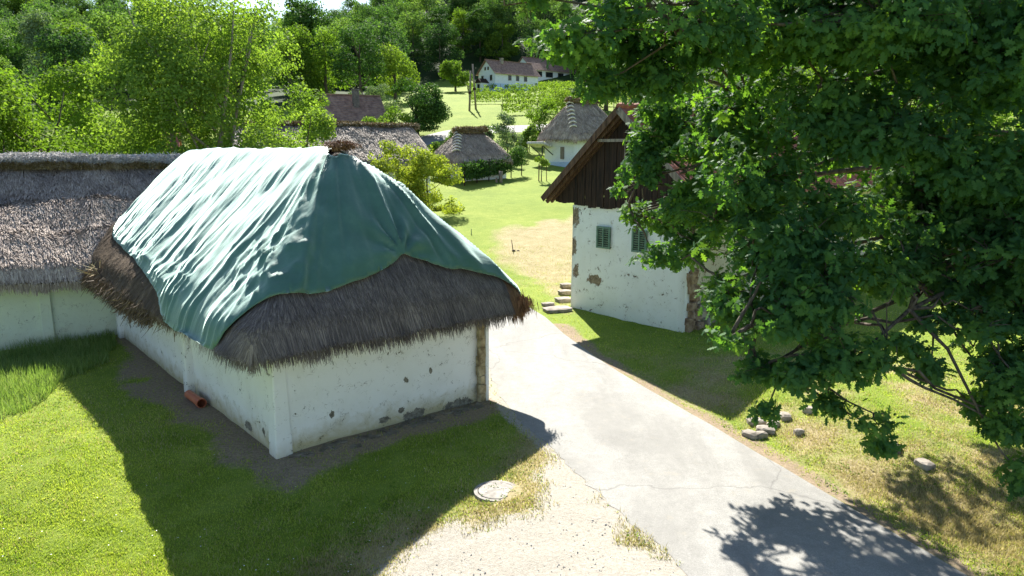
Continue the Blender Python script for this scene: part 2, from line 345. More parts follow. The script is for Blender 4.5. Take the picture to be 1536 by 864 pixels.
# road centre strip (left and right edges)
RL=[(9.5,-20),(5.2,3),(3.0,9.0),(2.35,11),(1.55,13),(.85,14.9),(.15,16.7),(-.45,19),(-.95,23),(-1.6,27),(-3.2,31),(-6.5,35),(-11,42),(-13.5,55),(-13,70),(-14,84),(-10.5,94),(-4.2,99.5),(2,101),(9,104)]
RR=[(15,-18),(9.9,3),(7.3,9.0),(6.45,11.2),(5.7,13.3),(4.95,15.4),(4.1,17.8),(3.1,20.4),(1.9,24.2),(1.0,27.5),(-.8,31.5),(-4,36.5),(-8.4,43),(-10.6,55),(-10.2,69),(-11,81),(-8.6,90),(-3.2,94.6),(2.5,96),(9.5,98)]
road_poly=RL+RR[::-1]
def cat(P,k=8):
    P=np.array(P,float); out=[]
    for i in range(len(P)-1):
        p0=P[max(i-1,0)];p1=P[i];p2=P[i+1];p3=P[min(i+2,len(P)-1)]
        for j in range(k):
            s=j/k; out.append(.5*((2*p1)+(-p0+p2)*s+(2*p0-5*p1+4*p2-p3)*s*s+(-p0+3*p1-3*p2+p3)*s**3))
    out.append(P[-1]); return np.array(out)
L_=cat(RL,10); R_=cat(RR,10)
road_sd_poly=[tuple(p) for p in L_[::4]]+[tuple(p) for p in R_[::4][::-1]]
near=(Y<34)&(Y>5)&(X>-22)&(X<18)
rsd=np.full(X.shape,-50.); rsd[Y<110]=poly_sd(X[Y<110],Y[Y<110],road_sd_poly)
lx,ly=loc1(X,Y)
GRAVEL=[GG(*p)[:2] for p in ((826,655),(850,690),(1060,880),(1000,1000),(520,1000),(540,864),(610,815),(700,790),(780,752),(812,700))]
DRYM=[GG(*p)[:2] for p in ((728,350),(800,333),(862,322),(900,330),(880,420),(850,470),(800,440),(740,395))]
gsd=poly_sd(X,Y,GRAVEL); dsd=poly_sd(X,Y,DRYM)
nz=fbm(X*.9,Y*.9,seed=11)-.5; nz2=fbm(X*.25,Y*.25,seed=12)-.5
right=X-np.interp(Y,[p[1] for p in R_[::1]][:110],[p[0] for p in R_][:110])
gravel=sstep(-.5,.7,gsd+nz*1.6)*.95
gravel=np.maximum(gravel,sstep(-.45,-.05,rsd+nz*.5)*.85*(Y<30)*(right<-.5))
gravel=np.maximum(gravel, .75*sstep(.9,.2,np.abs(lx-6.3)+nz)*sstep(-3.5,-2.,ly)*sstep(1.,-1,ly)*(X>-1))
dry=np.clip(.15+nz2*.8,0,1)*(Y<35)*.6
dry=np.maximum(dry,sstep(-1.0,1.4,dsd+nz*3.2)*.7)
bank=sstep(0,.6,right)*sstep(26,19,Y)*(Y<26)*sstep(14,4,right-2)
dry=np.maximum(dry,bank*(.42+nz*1.6+.25*sstep(17,12,Y)))
dry=np.maximum(dry,sstep(1.6,.1,-gsd+nz)*.75)
soil=np.maximum(sstep(1.7,.7,-ly+nz*1.6)*sstep(-.6,-.1,-ly+.2)*sstep(-1,-.2,lx)*sstep(6.6,5.6,lx), sstep(1.45,.5,-lx+nz*1.6)*sstep(.4,0,lx)*sstep(-1.5,-.4,ly)*sstep(12,8,ly))
soil=np.where((lx>-.3)&(lx<5.6)&(ly>-.3)&(ly<13),1,soil)
soil=np.maximum(soil,.75*sstep(.55,.1,np.abs(right-.15)+nz*.5)*(Y<26)*(right>-.1))
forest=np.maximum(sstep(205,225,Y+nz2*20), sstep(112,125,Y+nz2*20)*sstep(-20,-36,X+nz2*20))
Z=Zt.copy()
Z=Z+near*(fbm(X*3,Y*3,seed=21)-.5)*.05*sstep(.1,-.5,rsd)
Z=Z-.05*sstep(.25,.5,rsd)
fx=np.arange(nx-1);fy=np.arange(ny-1);FX,FY=np.meshgrid(fx,fy); a=(FY*nx+FX).ravel()
F=np.stack([a,a+1,a+nx+1,a+nx],1)
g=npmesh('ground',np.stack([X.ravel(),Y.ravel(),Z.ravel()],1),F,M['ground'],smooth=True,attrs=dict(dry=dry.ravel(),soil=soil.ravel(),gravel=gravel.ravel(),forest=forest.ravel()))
tag(g,kind='structure')
nc=14; s=np.linspace(0,1,nc); en=(fbm(np.arange(len(L_))*.9,np.zeros(len(L_)),seed=4)-.5)*.22
Lj=L_.copy(); Lj[:,0]+=en; V=Lj[:,None]*(1-s)[None,:,None]+R_[:,None]*s[None,:,None]
zz=terr(V[...,0],V[...,1])+.006+.02*np.sin(np.pi*s)[None]
V=np.concatenate([V,zz[...,None]],2).reshape(-1,3); n_=len(L_)
FX,FY=np.meshgrid(np.arange(nc-1),np.arange(n_-1)); a=(FY*nc+FX).ravel(); F=np.stack([a,a+1,a+nc+1,a+nc],1)
tag(npmesh('road',V,F,M['road'],smooth=True),kind='structure')

# ------------------------------------------------------------------ leaf / blade generators
def unit(v): return v/(np.linalg.norm(v,axis=1,keepdims=True)+1e-9)
LEAF4=(np.array([[0,0],[.32,.5],[0,1],[-.32,.5]]),[[0,1,2,3]])
_o=[(0,0),(.05,.12),(.20,.20),(.08,.32),(.33,.46),(.11,.52),(.36,.76),(.13,.76),(.14,.98),(0,1.04)]
_o=_o+[(-x,y) for x,y in _o[-2:0:-1]]
LEAFO=(np.array([(0,.5)]+_o),[[0,i+1,(i+1)%len(_o)+1] for i in range(len(_o))])
def leaves(P,Nn,size,shape,seed=0,dirs=None,rndv=None,curl=.06):
    r=np.random.default_rng(seed); n=len(P); Nn=unit(Nn)
    if dirs is None: dirs=r.normal(size=(n,3))
    U=unit(dirs-Nn*(dirs*Nn).sum(1,keepdims=True)); W=np.cross(Nn,U)
    pts,fs=shape; k=len(pts)
    V=P[:,None]+size[:,None,None]*(W[:,None]*pts[None,:,0,None]+U[:,None]*pts[None,:,1,None]-Nn[:,None]*(curl*(pts[None,:,1,None]**2)+curl*2*pts[None,:,0,None]**2))
    F=(np.array(fs)[None]+(np.arange(n)*k)[:,None,None]).reshape(-1,len(fs[0]))
    q=r.random(n) if rndv is None else rndv
    return V.reshape(-1,3),F,np.repeat(q,k)
def crown_pts(blobs,n,seed,freq=.8,thr=.42,inner=.45):
    r=np.random.default_rng(seed); B=np.array(blobs,float); w_=B[:,3]**2; w_/=w_.sum()
    m=int(n*2.2); k=r.choice(len(B),m,p=w_); d=unit(r.normal(size=(m,3))); d[:,2]=np.where(d[:,2]<-.2,d[:,2]*.5,d[:,2])
    rad=B[k,3]*(inner+(1.08-inner)*r.random(m)**.6); P=B[k,:3]+d*rad[:,None]*np.array([1,1,.85])
    ok=vn(P[:,0]*freq,P[:,1]*freq,P[:,2]*freq,seed)>thr; P=P[ok][:n];d=d[ok][:n]; return P,d
def auto_blobs(h,rad,cb,n,seed,shape=1.):
    """crown of height from cb to h, max radius rad"""
    r=np.random.default_rng(seed); out=[]
    for i in range(n):
        t=(i+.5)/n; z=cb+(h-cb)*(.12+.80*t); env=math.sqrt(max(.05,1-((t-.38)/.68)**2))*shape
        a=r.random()*6.28+i*2.4; q=rad*env*(.35+.4*r.random()); s=rad*(.30+.16*r.random())*(.65+.5*env)
        out.append((q*math.cos(a),q*math.sin(a),min(z,h-s*.8),s))
    return out
def tree(name,loc,h,rad,cb,nb,nl,ls,mat,seed,label,cat='tree',group=None,trunk=.3,stems=1,bark='bark',freq=.5,thr=.4,blobs=None,limbs=8,rz=0.,lean=0.):
    t=empty(name,loc,rz); tag(t,label,cat,group)
    bl=blobs or auto_blobs(h,rad,cb,nb,seed)
    P,d=crown_pts(bl,nl,seed,freq,thr); r=np.random.default_rng(seed+1)
    nrm=d+r.normal(size=d.shape)*.7+np.array([0,0,.5])
    V,F,q=leaves(P,nrm,ls*(.6+.8*r.random(len(P))),LEAF4,seed)
    npmesh('crown',V,F,M[mat],t,rnd=q)
    mb=MB(); r2=random.Random(seed)
    for s_ in range(stems):
        a=r2.uniform(0,6.28); o=trunk*1.2 if stems>1 else 0; ax,ay=math.cos(a)*o,math.sin(a)*o
        lean_=(rad*.28 if stems>1 else 0); pts=[(ax,ay,-.3)]
        for k in range(1,7):
            q_=k/6; pts.append((ax+math.cos(a)*lean_*q_**1.4*1.5+r2.uniform(-.15,.15)*trunk*2,ay+math.sin(a)*lean_*q_**1.4*1.5+r2.uniform(-.15,.15)*trunk*2,h*.88*q_))
        rd=trunk/(stems**.5); mb.tube(pts,[rd*1.25]+[rd*(1-.86*k/6) for k in range(1,7)],8)
        for k in range(limbs):
            b_=bl[r2.randrange(len(bl))]; q_=min(.75,max(.2,(b_[2]-h*.22)/(h*.9))); j=q_*6; j0=int(j); p0=Vector(pts[j0]).lerp(Vector(pts[min(j0+1,6)]),j-j0); p1=Vector(b_[:3])
            mdp=p0.lerp(p1,.5)+Vector((0,0,-.06*h*.4)); mb.tube([p0,mdp,p1,p1+(p1-p0)*.25+Vector((0,0,.2))],[rd*.4,rd*.28,rd*.14,rd*.04],6)
    mb.build('trunk',M[bark],t,smooth=True)
    return t
def blades(P,h,wd,seed,lean=.5):
    r=np.random.default_rng(seed); n=len(P); a=r.random(n)*6.283; d=np.stack([np.cos(a),np.sin(a),0*a],1); sd=np.stack([-np.sin(a),np.cos(a),0*a],1)
    l=lean*r.random(n)
    V=np.stack([P-sd*wd[:,None],P+sd*wd[:,None],P+d*(l*h)[:,None]+np.array([0,0,1])*h[:,None]],1)
    return V.reshape(-1,3),np.arange(3*n).reshape(-1,3),np.repeat(r.random(n),3)

# ------------------------------------------------------------------ thatch roof machinery
class Roof:
    def __init__(s,x0,x1,y0,y1,ze,zr,run0,run1,xc=None,k=.25,sag=.08,seed=0,rc=.6):
        s.__dict__.update(locals()); s.xc=xc if xc is not None else (x0+x1)/2
    def z(s,x,y):
        x=np.asarray(x,float);y=np.asarray(y,float); H_=s.zr-s.ze
        a=(x-s.x0)/(s.xc-s.x0); b=(s.x1-x)/(s.x1-s.xc); c=(y-s.y0)/s.run0; d=(s.y1-y)/s.run1
        k=s.k/ H_ *3
        st=np.stack(np.broadcast_arrays(a,b,c,d)); m=st.min(0); sm=m-k*.33*np.log(np.exp(-(st-m)/(k*.33)).sum(0))
        z=s.ze+H_*sm+.0*m
        # round the eave edge
        dist=np.minimum(np.minimum(x-s.x0,s.x1-x),np.minimum(y-s.y0,s.y1-y))
        z=z-.22*sstep(.30,-.05,dist)**1.5 -np.clip(-dist,0,9)*3
        z=z+(fbm(x*.9,y*.9,seed=s.seed)-.5)*s.sag*2
        return z
    def warp(s,V,rc=None):
        rc=rc or s.rc; V=V.copy(); x=V[:,0];y=V[:,1]
        for X0,sx in ((s.x0,1),(s.x1,-1)):
            for Y0,sy in ((s.y0,1),(s.y1,-1)):
                u=(rc-(x-X0)*sx)/rc; v=(rc-(y-Y0)*sy)/rc; k=(u>0)&(v>0)&(u<1.6)&(v<1.6)
                uu=np.clip(u,0,1.35);vv=np.clip(v,0,1.35); nu=uu*np.sqrt(1-np.minimum(vv,1)**2/2); nv=vv*np.sqrt(1-np.minimum(uu,1)**2/2)
                V[k,0]=X0+sx*rc*(1-nu[k]); V[k,1]=Y0+sy*rc*(1-nv[k])
        return V
    def grad(s,x,y):
        e=.06; return (s.z(x+e,y)-s.z(x-e,y))/(2*e),(s.z(x,y+e)-s.z(x,y-e))/(2*e)
    def body(s,name,mat,parent,step=.15,thick=.42):
        xs=np.linspace(s.x0,s.x1,int((s.x1-s.x0)/step)+1); ys=np.linspace(s.y0,s.y1,int((s.y1-s.y0)/step)+1)
        X,Y=np.meshgrid(xs,ys); Z=s.z(X,Y)-.03; nx,ny=len(xs),len(ys)
        Zl=np.minimum(Z-.02,s.z(np.clip(X,s.x0+.4,s.x1-.4),np.clip(Y,s.y0+.4,s.y1-.4))-thick)
        top=np.stack([X.ravel(),Y.ravel(),Z.ravel()],1); bot=np.stack([X.ravel(),Y.ravel(),Zl.ravel()],1)
        FX,FY=np.meshgrid(np.arange(nx-1),np.arange(ny-1)); a=(FY*nx+FX).ravel(); F1=np.stack([a,a+1,a+nx+1,a+nx],1); n=nx*ny
        F2=F1[:,::-1]+n
        per=[i for i in range(nx)]+[j*nx+nx-1 for j in range(1,ny)]+[(ny-1)*nx+i for i in range(nx-2,-1,-1)]+[j*nx for j in range(ny-2,0,-1)]
        per=np.array(per); nxp=np.roll(per,-1); F3=np.stack([nxp,per,per+n,nxp+n],1)
        return npmesh(name,s.warp(np.concatenate([top,bot])),[np.concatenate([F1,F2,F3])],mat,parent,smooth=True,rnd=np.full(2*n,.3))
    def strands(s,name,mat,parent,n,L=.45,wd=.012,lift=.03,seed=1,keep=None,layers=0,fringe=0,edges='xXyY',flare=.0):
        r=np.random.default_rng(seed)
        x=r.uniform(s.x0,s.x1,n);y=r.uniform(s.y0,s.y1,n)
        if keep is not None: ok=keep(x,y); x=x[ok];y=y[ok]
        n=len(x)
        gx,gy=s.grad(x,y); g=np.stack([-gx,-gy],1); gl=np.linalg.norm(g,axis=1,keepdims=True)+1e-6
        g=g/gl; ang=r.normal(size=n)*.13; ca,sa=np.cos(ang),np.sin(ang); g=np.stack([g[:,0]*ca-g[:,1]*sa,g[:,0]*sa+g[:,1]*ca],1)
        cosl=1/np.sqrt(1+gl[:,0]**2); LL=L*(.5+r.random(n)); x1=x+g[:,0]*LL*cosl; y1=y+g[:,1]*LL*cosl
        x1c=np.clip(x1,s.x0-.10,s.x1+.10);y1c=np.clip(y1,s.y0-.10,s.y1+.10)
        z0=s.z(x,y)-.01; z1=s.z(np.clip(x1,s.x0,s.x1),np.clip(y1,s.y0,s.y1))
        ovr=np.hypot(x1-np.clip(x1,s.x0,s.x1),y1-np.clip(y1,s.y0,s.y1)); z1=z1-ovr*.8+lift*(.3+r.random(n)*1.4)
        P0=np.stack([x,y,z0],1);P1=np.stack([x1c,y1c,z1],1)
        sd=unit(np.cross(P1-P0,np.array([0,0,1.])[None]))*(wd*(.5+r.random(n)))[:,None]
        V=np.stack([P0-sd,P0+sd,P1+sd*.5,P1-sd*.5],1).reshape(-1,3); q=r.random(n)
        if fringe:
            m=fringe; per=[]; ex={'x':(s.x0,None),'X':(s.x1,None),'y':(None,s.y0),'Y':(None,s.y1)}
            W=s.x1-s.x0;D=s.y1-s.y0; ln={'x':D,'X':D,'y':W,'Y':W}; tl=sum(ln[e] for e in edges)
            for e in edges:
                k=int(m*ln[e]/tl); tt=r.random(k); fx_,fy_=ex[e]; ins=r.random(k)*.12
                if fx_ is not None: px=np.full(k,fx_)+(ins if e=='x' else -ins); py=s.y0+D*tt; o=np.stack([np.full(k,-1. if e=='x' else 1.),r.normal(size=k)*.25],1)
                else: py=np.full(k,fy_)+(ins if e=='y' else -ins); px=s.x0+W*tt; o=np.stack([r.normal(size=k)*.25,np.full(k,-1. if e=='y' else 1.)],1)
                if keep is not None: ok=keep(px,py,True); px=px[ok];py=py[ok];o=o[ok];k=len(px)
                pz=s.z(px,py)+.05-r.random(k)*.20-.10*fbm(px*1.3,py*1.3,seed=14); ll=.08+.12*r.random(k)+.10*fbm(px*1.7,py*1.7,seed=9)
                P0=np.stack([px,py,pz],1); P1=P0+np.stack([o[:,0]*ll*.32,o[:,1]*ll*.32,-ll],1)
                sd=unit(np.cross(P1-P0,np.stack([o[:,0],o[:,1],0*ll],1)))*(wd*(.5+r.random(k)))[:,None]
                V=np.concatenate([V,np.stack([P0-sd,P0+sd,P1+sd*.4,P1-sd*.4],1).reshape(-1,3)]); q=np.concatenate([q,r.random(k)*.8])
        n=len(q)
        return npmesh(name,s.warp(V),np.arange(4*n).reshape(-1,4),mat,parent,rnd=np.repeat(q,4))
def wall_mesh(name,pts,h,mat,parent,step=.3,amp=.03,seed=0,flare=0.,thick=None,z0=-.25):
    """closed loop wall skin in local coordinates, subdivided and gently lumpy"""
    V=[];F=[]
    nz_=max(2,int(h/step)); zs=[z0+(h-z0)*k/nz_ for k in range(nz_+1)]
    P=[]
    n=len(pts); c=np.mean(pts,axis=0)
    for i in range(n):
        a=np.array(pts[i],float);b_=np.array(pts[(i+1)%n],float); k=max(1,int(np.linalg.norm(b_-a)/step))
        for j in range(k): P.append(a+(b_-a)*j/k)
    P=np.array(P); m=len(P)
    for z in zs:
        nx_=(fbm(P[:,0]*.8,P[:,1]*.8+z*.9,seed=seed)-.5)*2*amp; d=unit(P-c)
        Q=P+d*(nx_+flare*max(0,(1-z/h))**2)[:,None]
        V.append(np.concatenate([Q,np.full((m,1),z)],1))
    V=np.concatenate(V)
    for k in range(len(zs)-1):
        for i in range(m): F.append((k*m+i,k*m+(i+1)%m,(k+1)*m+(i+1)%m,(k+1)*m+i))
    return npmesh(name,V,np.array(F),mat,parent,smooth=True)

# ------------------------------------------------------------------ cottage under the tarpaulin
cot=empty('thatched_cottage',(C0[0],C0[1],0),C1A)
tag(cot,'low white cottage with weathered thatch under a green tarpaulin, beside the road','cottage')
W1,D1=5.34,12.9
wall_mesh('wall',[(0,0),(W1,0),(W1,D1),(0,D1)],2.55,M['wall1'],cot,amp=.035,seed=5)
mb=MB(); # corner pier: tapered, two faces
for k in range(9):
    z=-.2+2.45*k/8; wdt=.30-.045*(k/8)+random.uniform(-.012,.012); o=.045+.05*(1-k/8)**2
    mb.add([(-o,-o,z),(wdt,-o,z),(wdt,.1,z),(.1,wdt+.02,z),(-o,wdt+.02,z)],[])
fs=[]
for k in range(8):
    for i in range(5): fs.append((k*5+i,k*5+(i+1)%5,(k+1)*5+(i+1)%5,(k+1)*5+i))
mb.f+=fs; mb.build('corner_pier',M['pier'],cot,bevel=.03)
mb=MB(); mb.box((-.06,5.5,1.05),(.26,.34,2.3),taper=.9,jit=.01); mb.build('wall_pier',M['pier'],cot,bevel=.04)
mb=MB(); mb.box((-.04,12.75,1.0),(.2,.34,2.3),taper=.9,jit=.01); mb.build('wall_pier',M['pier'],cot,bevel=.04)
mb=MB()
for k in range(9):
    mb.box((W1+.02+random.uniform(-.02,.02),-.03+random.uniform(-.02,.02),.1+.24*k),(.19+random.uniform(-.03,.03),.2,.25),rz=random.uniform(-.1,.1),jit=.02)
mb.build('corner_post',simple('yellowed_masonry',(.17,.12,.06),(.48,.40,.24),5,.9,7,.9,.04),cot,bevel=.02)
mb=MB(); mb.box((W1+.17,0,1.0),(.10,.26,2.4),jit=.012); mb.build('plaster_edge',M['pier'],cot,bevel=.02)
mb=MB()
for k in range(70):
    x=random.uniform(.2,5.2); y=-.12-abs(random.gauss(0,.2)); s_=random.uniform(.07,.19)
    zq=tz(*(C0+rx*x+bx*y))
    mb.box((x,y,zq-.02),(s_*1.5,s_,.07),rz=random.uniform(-.6,.6),rx=random.uniform(-.1,.1),jit=.025)
mb.build('stone_footing',simple('earthy_stone',(.10,.082,.06),(.26,.22,.17),4,.95,6,.8,.03),cot,bevel=.012)
rf=Roof(-.85,6.8,-.62,14.4,2.58,6.47,3.0,.8,sag=.10,seed=31,rc=1.0)

TARP=[(.75,14.25),(.15,13.2),(-.1,11.6),(-.22,9.6),(-.42,7.6),(-.62,5.6),(-.86,4.2),(-.93,3.0),(-.94,1.6),(-.88,.75),(-.68,.42),(-.30,.22),(.2,.08),(.9,-.02),(1.6,.02),(2.5,.12),(3.05,.25),(3.36,.36),(3.66,.27),(4.3,.13),(5.1,-.02),(5.9,-.16),(6.45,-.35),(6.88,-.2),(6.95,1.5),(6.93,6),(6.9,12),(6.3,14.3),(3,14.46)]
tp=cat(TARP+[TARP[0]],6)[:-1]
h_=.055
gx=np.arange(-1.02,7.05,h_);gy=np.arange(-.7,14.6,h_); X,Y=np.meshgrid(gx,gy); nx,ny=len(gx),len(gy)
tpl=[tuple(p) for p in tp]; sd=poly_sd(X.ravel(),Y.ravel(),tpl); px,py=X.ravel().copy(),Y.ravel().copy()
k=np.where(np.abs(sd)<h_*.75)[0]
A_=np.array(tpl);B_=np.roll(A_,-1,0); E_=B_-A_
q=np.stack([px[k],py[k]],1); tt=np.clip(((q[:,None]-A_[None])*E_[None]).sum(2)/(E_**2).sum(1)[None],0,1); cp=A_[None]+tt[...,None]*E_[None]
dd=((cp-q[:,None])**2).sum(2); j=dd.argmin(1); px[k]=cp[np.arange(len(k)),j,0]; py[k]=cp[np.arange(len(k)),j,1]; inside=(sd>0); inside[k]=True
def folds(x,y,sdv):
    left=sstep(.4,-.6,x-3.05); down=np.clip((3.0-x)/3.9,0,1)
    # left slope: long pleats running down the slope, leaning towards the hip
    c=y+.30*down*(y-2)*.25+ .35*(fbm(x*.7,y*.35,seed=40)-.5)
    f1=(1-np.abs(2*vn(c*1.3,x*.16+3,seed=41)-1))**3
    f2=(1-np.abs(2*vn(c*3.4,x*.28,seed=42)-1))**5
    f3=(1-np.abs(2*vn(c*8,x*.5,seed=43)-1))**3
    dens=.45+.9*sstep(7,1,y)+.5*sstep(.3,.9,down)
    L=(f1*.10*(.06+.94*down)+f2*.07*dens*(.2+.8*down)*sstep(.35,.6,vn(y*.8,x*.8,seed=48)+.2*down)+f3*.016*vn(y*1.3,x*.9,seed=49))
    # hip: pleats fan out from the ridge end, gathered at the lashing
    a=np.arctan2(x-3.1,-(y-2.9)); r_=np.hypot(x-3.1,y-2.9)
    g1=(1-np.abs(2*vn(a*6.5,r_*.25,seed=51)-1))**3; g2=(1-np.abs(2*vn(a*15,r_*.4,seed=52)-1))**3
    hip=sstep(3.4,2.2,y-np.abs(x-3.1)*-.0)
    edge=.35+.9*np.exp(-((a-.75)/.42)**2)+.7*np.exp(-((a+.72)/.3)**2)
    K=(g1*.10+g2*.06*sstep(.5,1.5,r_))*edge*sstep(.1,.9,r_)
    # lashing point
    b_=np.arctan2(x-3.36,(y-.36)); rb=np.hypot(x-3.36,y-.36)
    K=K+.09*np.cos(b_*9+1)*np.exp(-(rb/.75)**2)*sstep(0,.3,rb)+.10*np.exp(-((x-3.36+.08*(y-.6))/.10)**2)*sstep(2.6,.9,y)
    lumps=(fbm(x*1.1,y*1.1,seed=61,o=2)-.5)*.12+(fbm(x*5,y*5,seed=62,o=2)-.5)*.012
    w_=np.clip(hip*sstep(.9,.2,np.abs(x-3.1)-(3.4-y)*1.15),0,1)
    # crumples near the hip line
    cr=(1-np.abs(2*fbm(x*2.2+y*1.5,y*3.2-x*1.4,seed=71,o=3)-1))**5*.09*np.exp(-((x-.6)/.8)**2)*sstep(3.2,1.2,y)
    # hang: horizontal swags near the left hem
    sw=(1-np.abs(2*fbm(x*3.,y*.9,seed=81,o=2)-1))**4*.07*sstep(.9,.1,x+.4)*sstep(2,5,y)
    return np.where(x<3.05,L*(1-w_),.05*f1*(1-w_))+K*w_+lumps+cr+sw
Zf=rf.z(px,py)
for _o2 in (.12,):   # canvas spans small hollows: average the roof a little
    Zf=.4*Zf+.15*(rf.z(px+_o2,py)+rf.z(px-_o2,py)+rf.z(px,py+_o2)+rf.z(px,py-_o2))
gxx,gyy=rf.grad(px,py); gxx=np.clip(gxx,-1.6,1.6); gyy=np.clip(gyy,-1.6,1.6)
nn=unit(np.stack([-gxx,-gyy,np.ones_like(gxx)],1))
ed=sstep(0,.25,sd)
off=.06+folds(px,py,sd)*(.35+.65*ed)
Zf=np.maximum(Zf,2.28-.0*px+(fbm(py*1.3,px,seed=77)-.5)*.12)
V=np.stack([px,py,Zf],1)+nn*off[:,None]
FX,FY=np.meshgrid(np.arange(nx-1),np.arange(ny-1)); a=(FY*nx+FX).ravel(); F=np.stack([a,a+1,a+nx+1,a+nx],1); F=F[inside[F].all(1)]
# the ridge end shows through a tear
u_=np.unique(F); mp=np.full(nx*ny,-1); mp[u_]=np.arange(len(u_)); V=rf.warp(V)[u_]; F=mp[F]
tear=(np.abs(V[F].mean(1)[:,0]-3.0)+.1*vn(V[F].mean(1)[:,1]*7,V[F].mean(1)[:,0]*7)<.34)&(np.abs(V[F].mean(1)[:,1]-2.42)<.22)
F=F[~tear]
tarp=npmesh('tarpaulin',V,F,M['tarp'],None,smooth=True); tarp.location=cot.location; tarp.rotation_euler=cot.rotation_euler
tag(tarp,'green canvas tarpaulin with long creases draped over the thatched roof','tarpaulin')
so2=tarp.modifiers.new('hem','SOLIDIFY'); so2.thickness=.012; so2.offset=-1
mb=MB(); mb.tube([(3.34,.30,3.56),(3.36,.16,3.42),(3.33,.10,3.26),(3.36,.08,3.16)],[.03,.05,.035,.012],7); o=mb.build('lashing',M['tarp'],tarp,smooth=True)

rb=rf.body('thatch',M['under'],cot,thick=.32)
tarp_poly=tpl
def keep_front(x,y,fr=False):
    s_=poly_sd(x,y,tarp_poly); vis=(y<3.2)|(x<.6)
    return (s_<.10)&vis&(~((x>6.2)&(y>2.5)))
def kf(a): return lambda x,y,fr=False: keep_front(x,y,fr)&a(x,y)
rust=lambda x,y:(x>6.0)
brown=lambda x,y:(y>2.6)&(x<1.5)
rf.strands('reed_layer',M['thatch_front'],rb,420000,L=.42,wd=.0075,lift=.035,seed=11,keep=kf(lambda x,y:(~rust(x,y))&(~brown(x,y))),fringe=22000,edges='xXy')
rf.strands('reed_layer',M['thatch_brown'],rb,300000,L=.5,wd=.009,lift=.06,seed=12,keep=kf(brown),fringe=14000,edges='xY')
rf.strands('reed_layer',M['thatch_rust'],rb,300000,L=.42,wd=.009,lift=.05,seed=13,keep=kf(rust),fringe=14000,edges='Xy')
# ragged tufts at the far left corner and ridge end
def tuft(name,centre,n,rad,d,L,wd,mat,parent,seed,spread=.45):
    r=np.random.default_rng(seed); P0=np.array(centre)+r.normal(size=(n,3))*np.array(rad); dv=unit(np.array(d)[None]+r.normal(size=(n,3))*spread); P1=P0+dv*(L*(.5+r.random(n)))[:,None]
    sd_=unit(np.cross(dv,r.normal(size=(n,3))))*(wd*(.5+r.random(n)))[:,None]
    V=np.stack([P0-sd_,P0+sd_,P1+sd_*.4,P1-sd_*.4],1).reshape(-1,3); return npmesh(name,V,np.arange(4*n).reshape(-1,4),mat,parent,rnd=np.repeat(r.random(n),4))
for i,(c_,d_) in enumerate([((-.75,13.9,2.4),(-.8,.3,-.5)),((-.8,12.3,2.3),(-.7,-.2,-.6)),((-.8,10.6,2.3),(-.7,-.1,-.7)),((-.8,8.6,2.2),(-.6,-.1,-.8)),((-.78,6.8,2.2),(-.5,0,-.8))]):
    tuft('loose_reed',c_,2600,(.12,.75,.12),d_,.2,.009,M['thatch_brown'],rb,60+i,.28)
tuft('broken_reed',(-.9,11.3,2.6),24,(.1,.2,.1),(-.4,-.4,.3),.5,.012,straw('fresh_straw',[(0,(.4,.3,.15)),(1,(.7,.58,.36))]),rb,70,.5)
tuft('ridge_reed',(3.0,2.45,6.44),2600,(.17,.11,.025),(0,-.8,-.5),.13,.008,M['thatch_rust'],rb,71,.5)
tuft('eave_reed',(6.35,-.35,2.5),2200,(.16,.10,.08),(.0,-.25,-.95),.2,.008,M['thatch_rust'],rb,72,.2)

# ------------------------------------------------------------------ long thatched barn on the left
BA=R(35.0); barn=empty('thatched_barn',(-15.9,22.8,.1),BA); tag(barn,'long white barn with silvery thatch and mossy ridge behind the tarpaulin cottage','barn')
wall_mesh('wall',[(-14,0),(9,0),(9,8.8),(-14,8.8)],2.4,M['wall_barn'],barn,amp=.05,seed=15)
for x in (-8.2,-3.4,.95):
    mb=MB(); mb.box((x,-.04,1.0),(.34,.2,2.3),jit=.01); mb.build('wall_pier',M['wall_barn'],barn,bevel=.03)
br=Roof(-14.6,9.6,-.8,10.0,2.42,5.75,30,30,k=.2,sag=.16,seed=33,rc=.4)
_bz=br.z
def barnz(x,y):
    x=np.asarray(x,float);y=np.asarray(y,float); t_=np.minimum(y+.8,10.0-y)/5.4; z=2.42+3.33*t_-.3*sstep(.3,-.05,t_*5.4)**1.5+(fbm(x*.6,y*.6,seed=33)-.5)*.3; d=np.clip((np.asarray(y)+.8)/5.4,0,2); n_=fbm(np.asarray(x)*.7,np.asarray(y)*.2,seed=8)*.12
    for q_ in (.33,.62): z=z+.10*sstep(q_+n_-.10,q_+n_-.02,d)*sstep(q_+n_+.45,q_+n_,d)*-1
    return z+(fbm(np.asarray(x)*2.5,np.asarray(y)*1.2,seed=88)-.5)*.12
br.z=barnz
bb=br.body('thatch',M['under'],barn,step=.16,thick=.3)
br.strands('reed_layer',M['thatch_barn'],bb,330000,L=.36,wd=.011,lift=.07,seed=21,keep=lambda x,y,fr=False:(y<4.9)&(x>-6.5),fringe=14000,edges='y')
n=160000; r=np.random.default_rng(5); x=r.uniform(-7,9.6,n); a_=r.uniform(-1.9,1.9,n)
rcap=.36*(1+.25*(fbm(x*1.2,a_,seed=91)-.5)*2); yc=4.6; P0=np.stack([x,yc+np.sin(a_)*rcap*1.5,5.64+np.cos(a_)*rcap+(fbm(x*.3,0*x,seed=92)-.5)*.2],1)
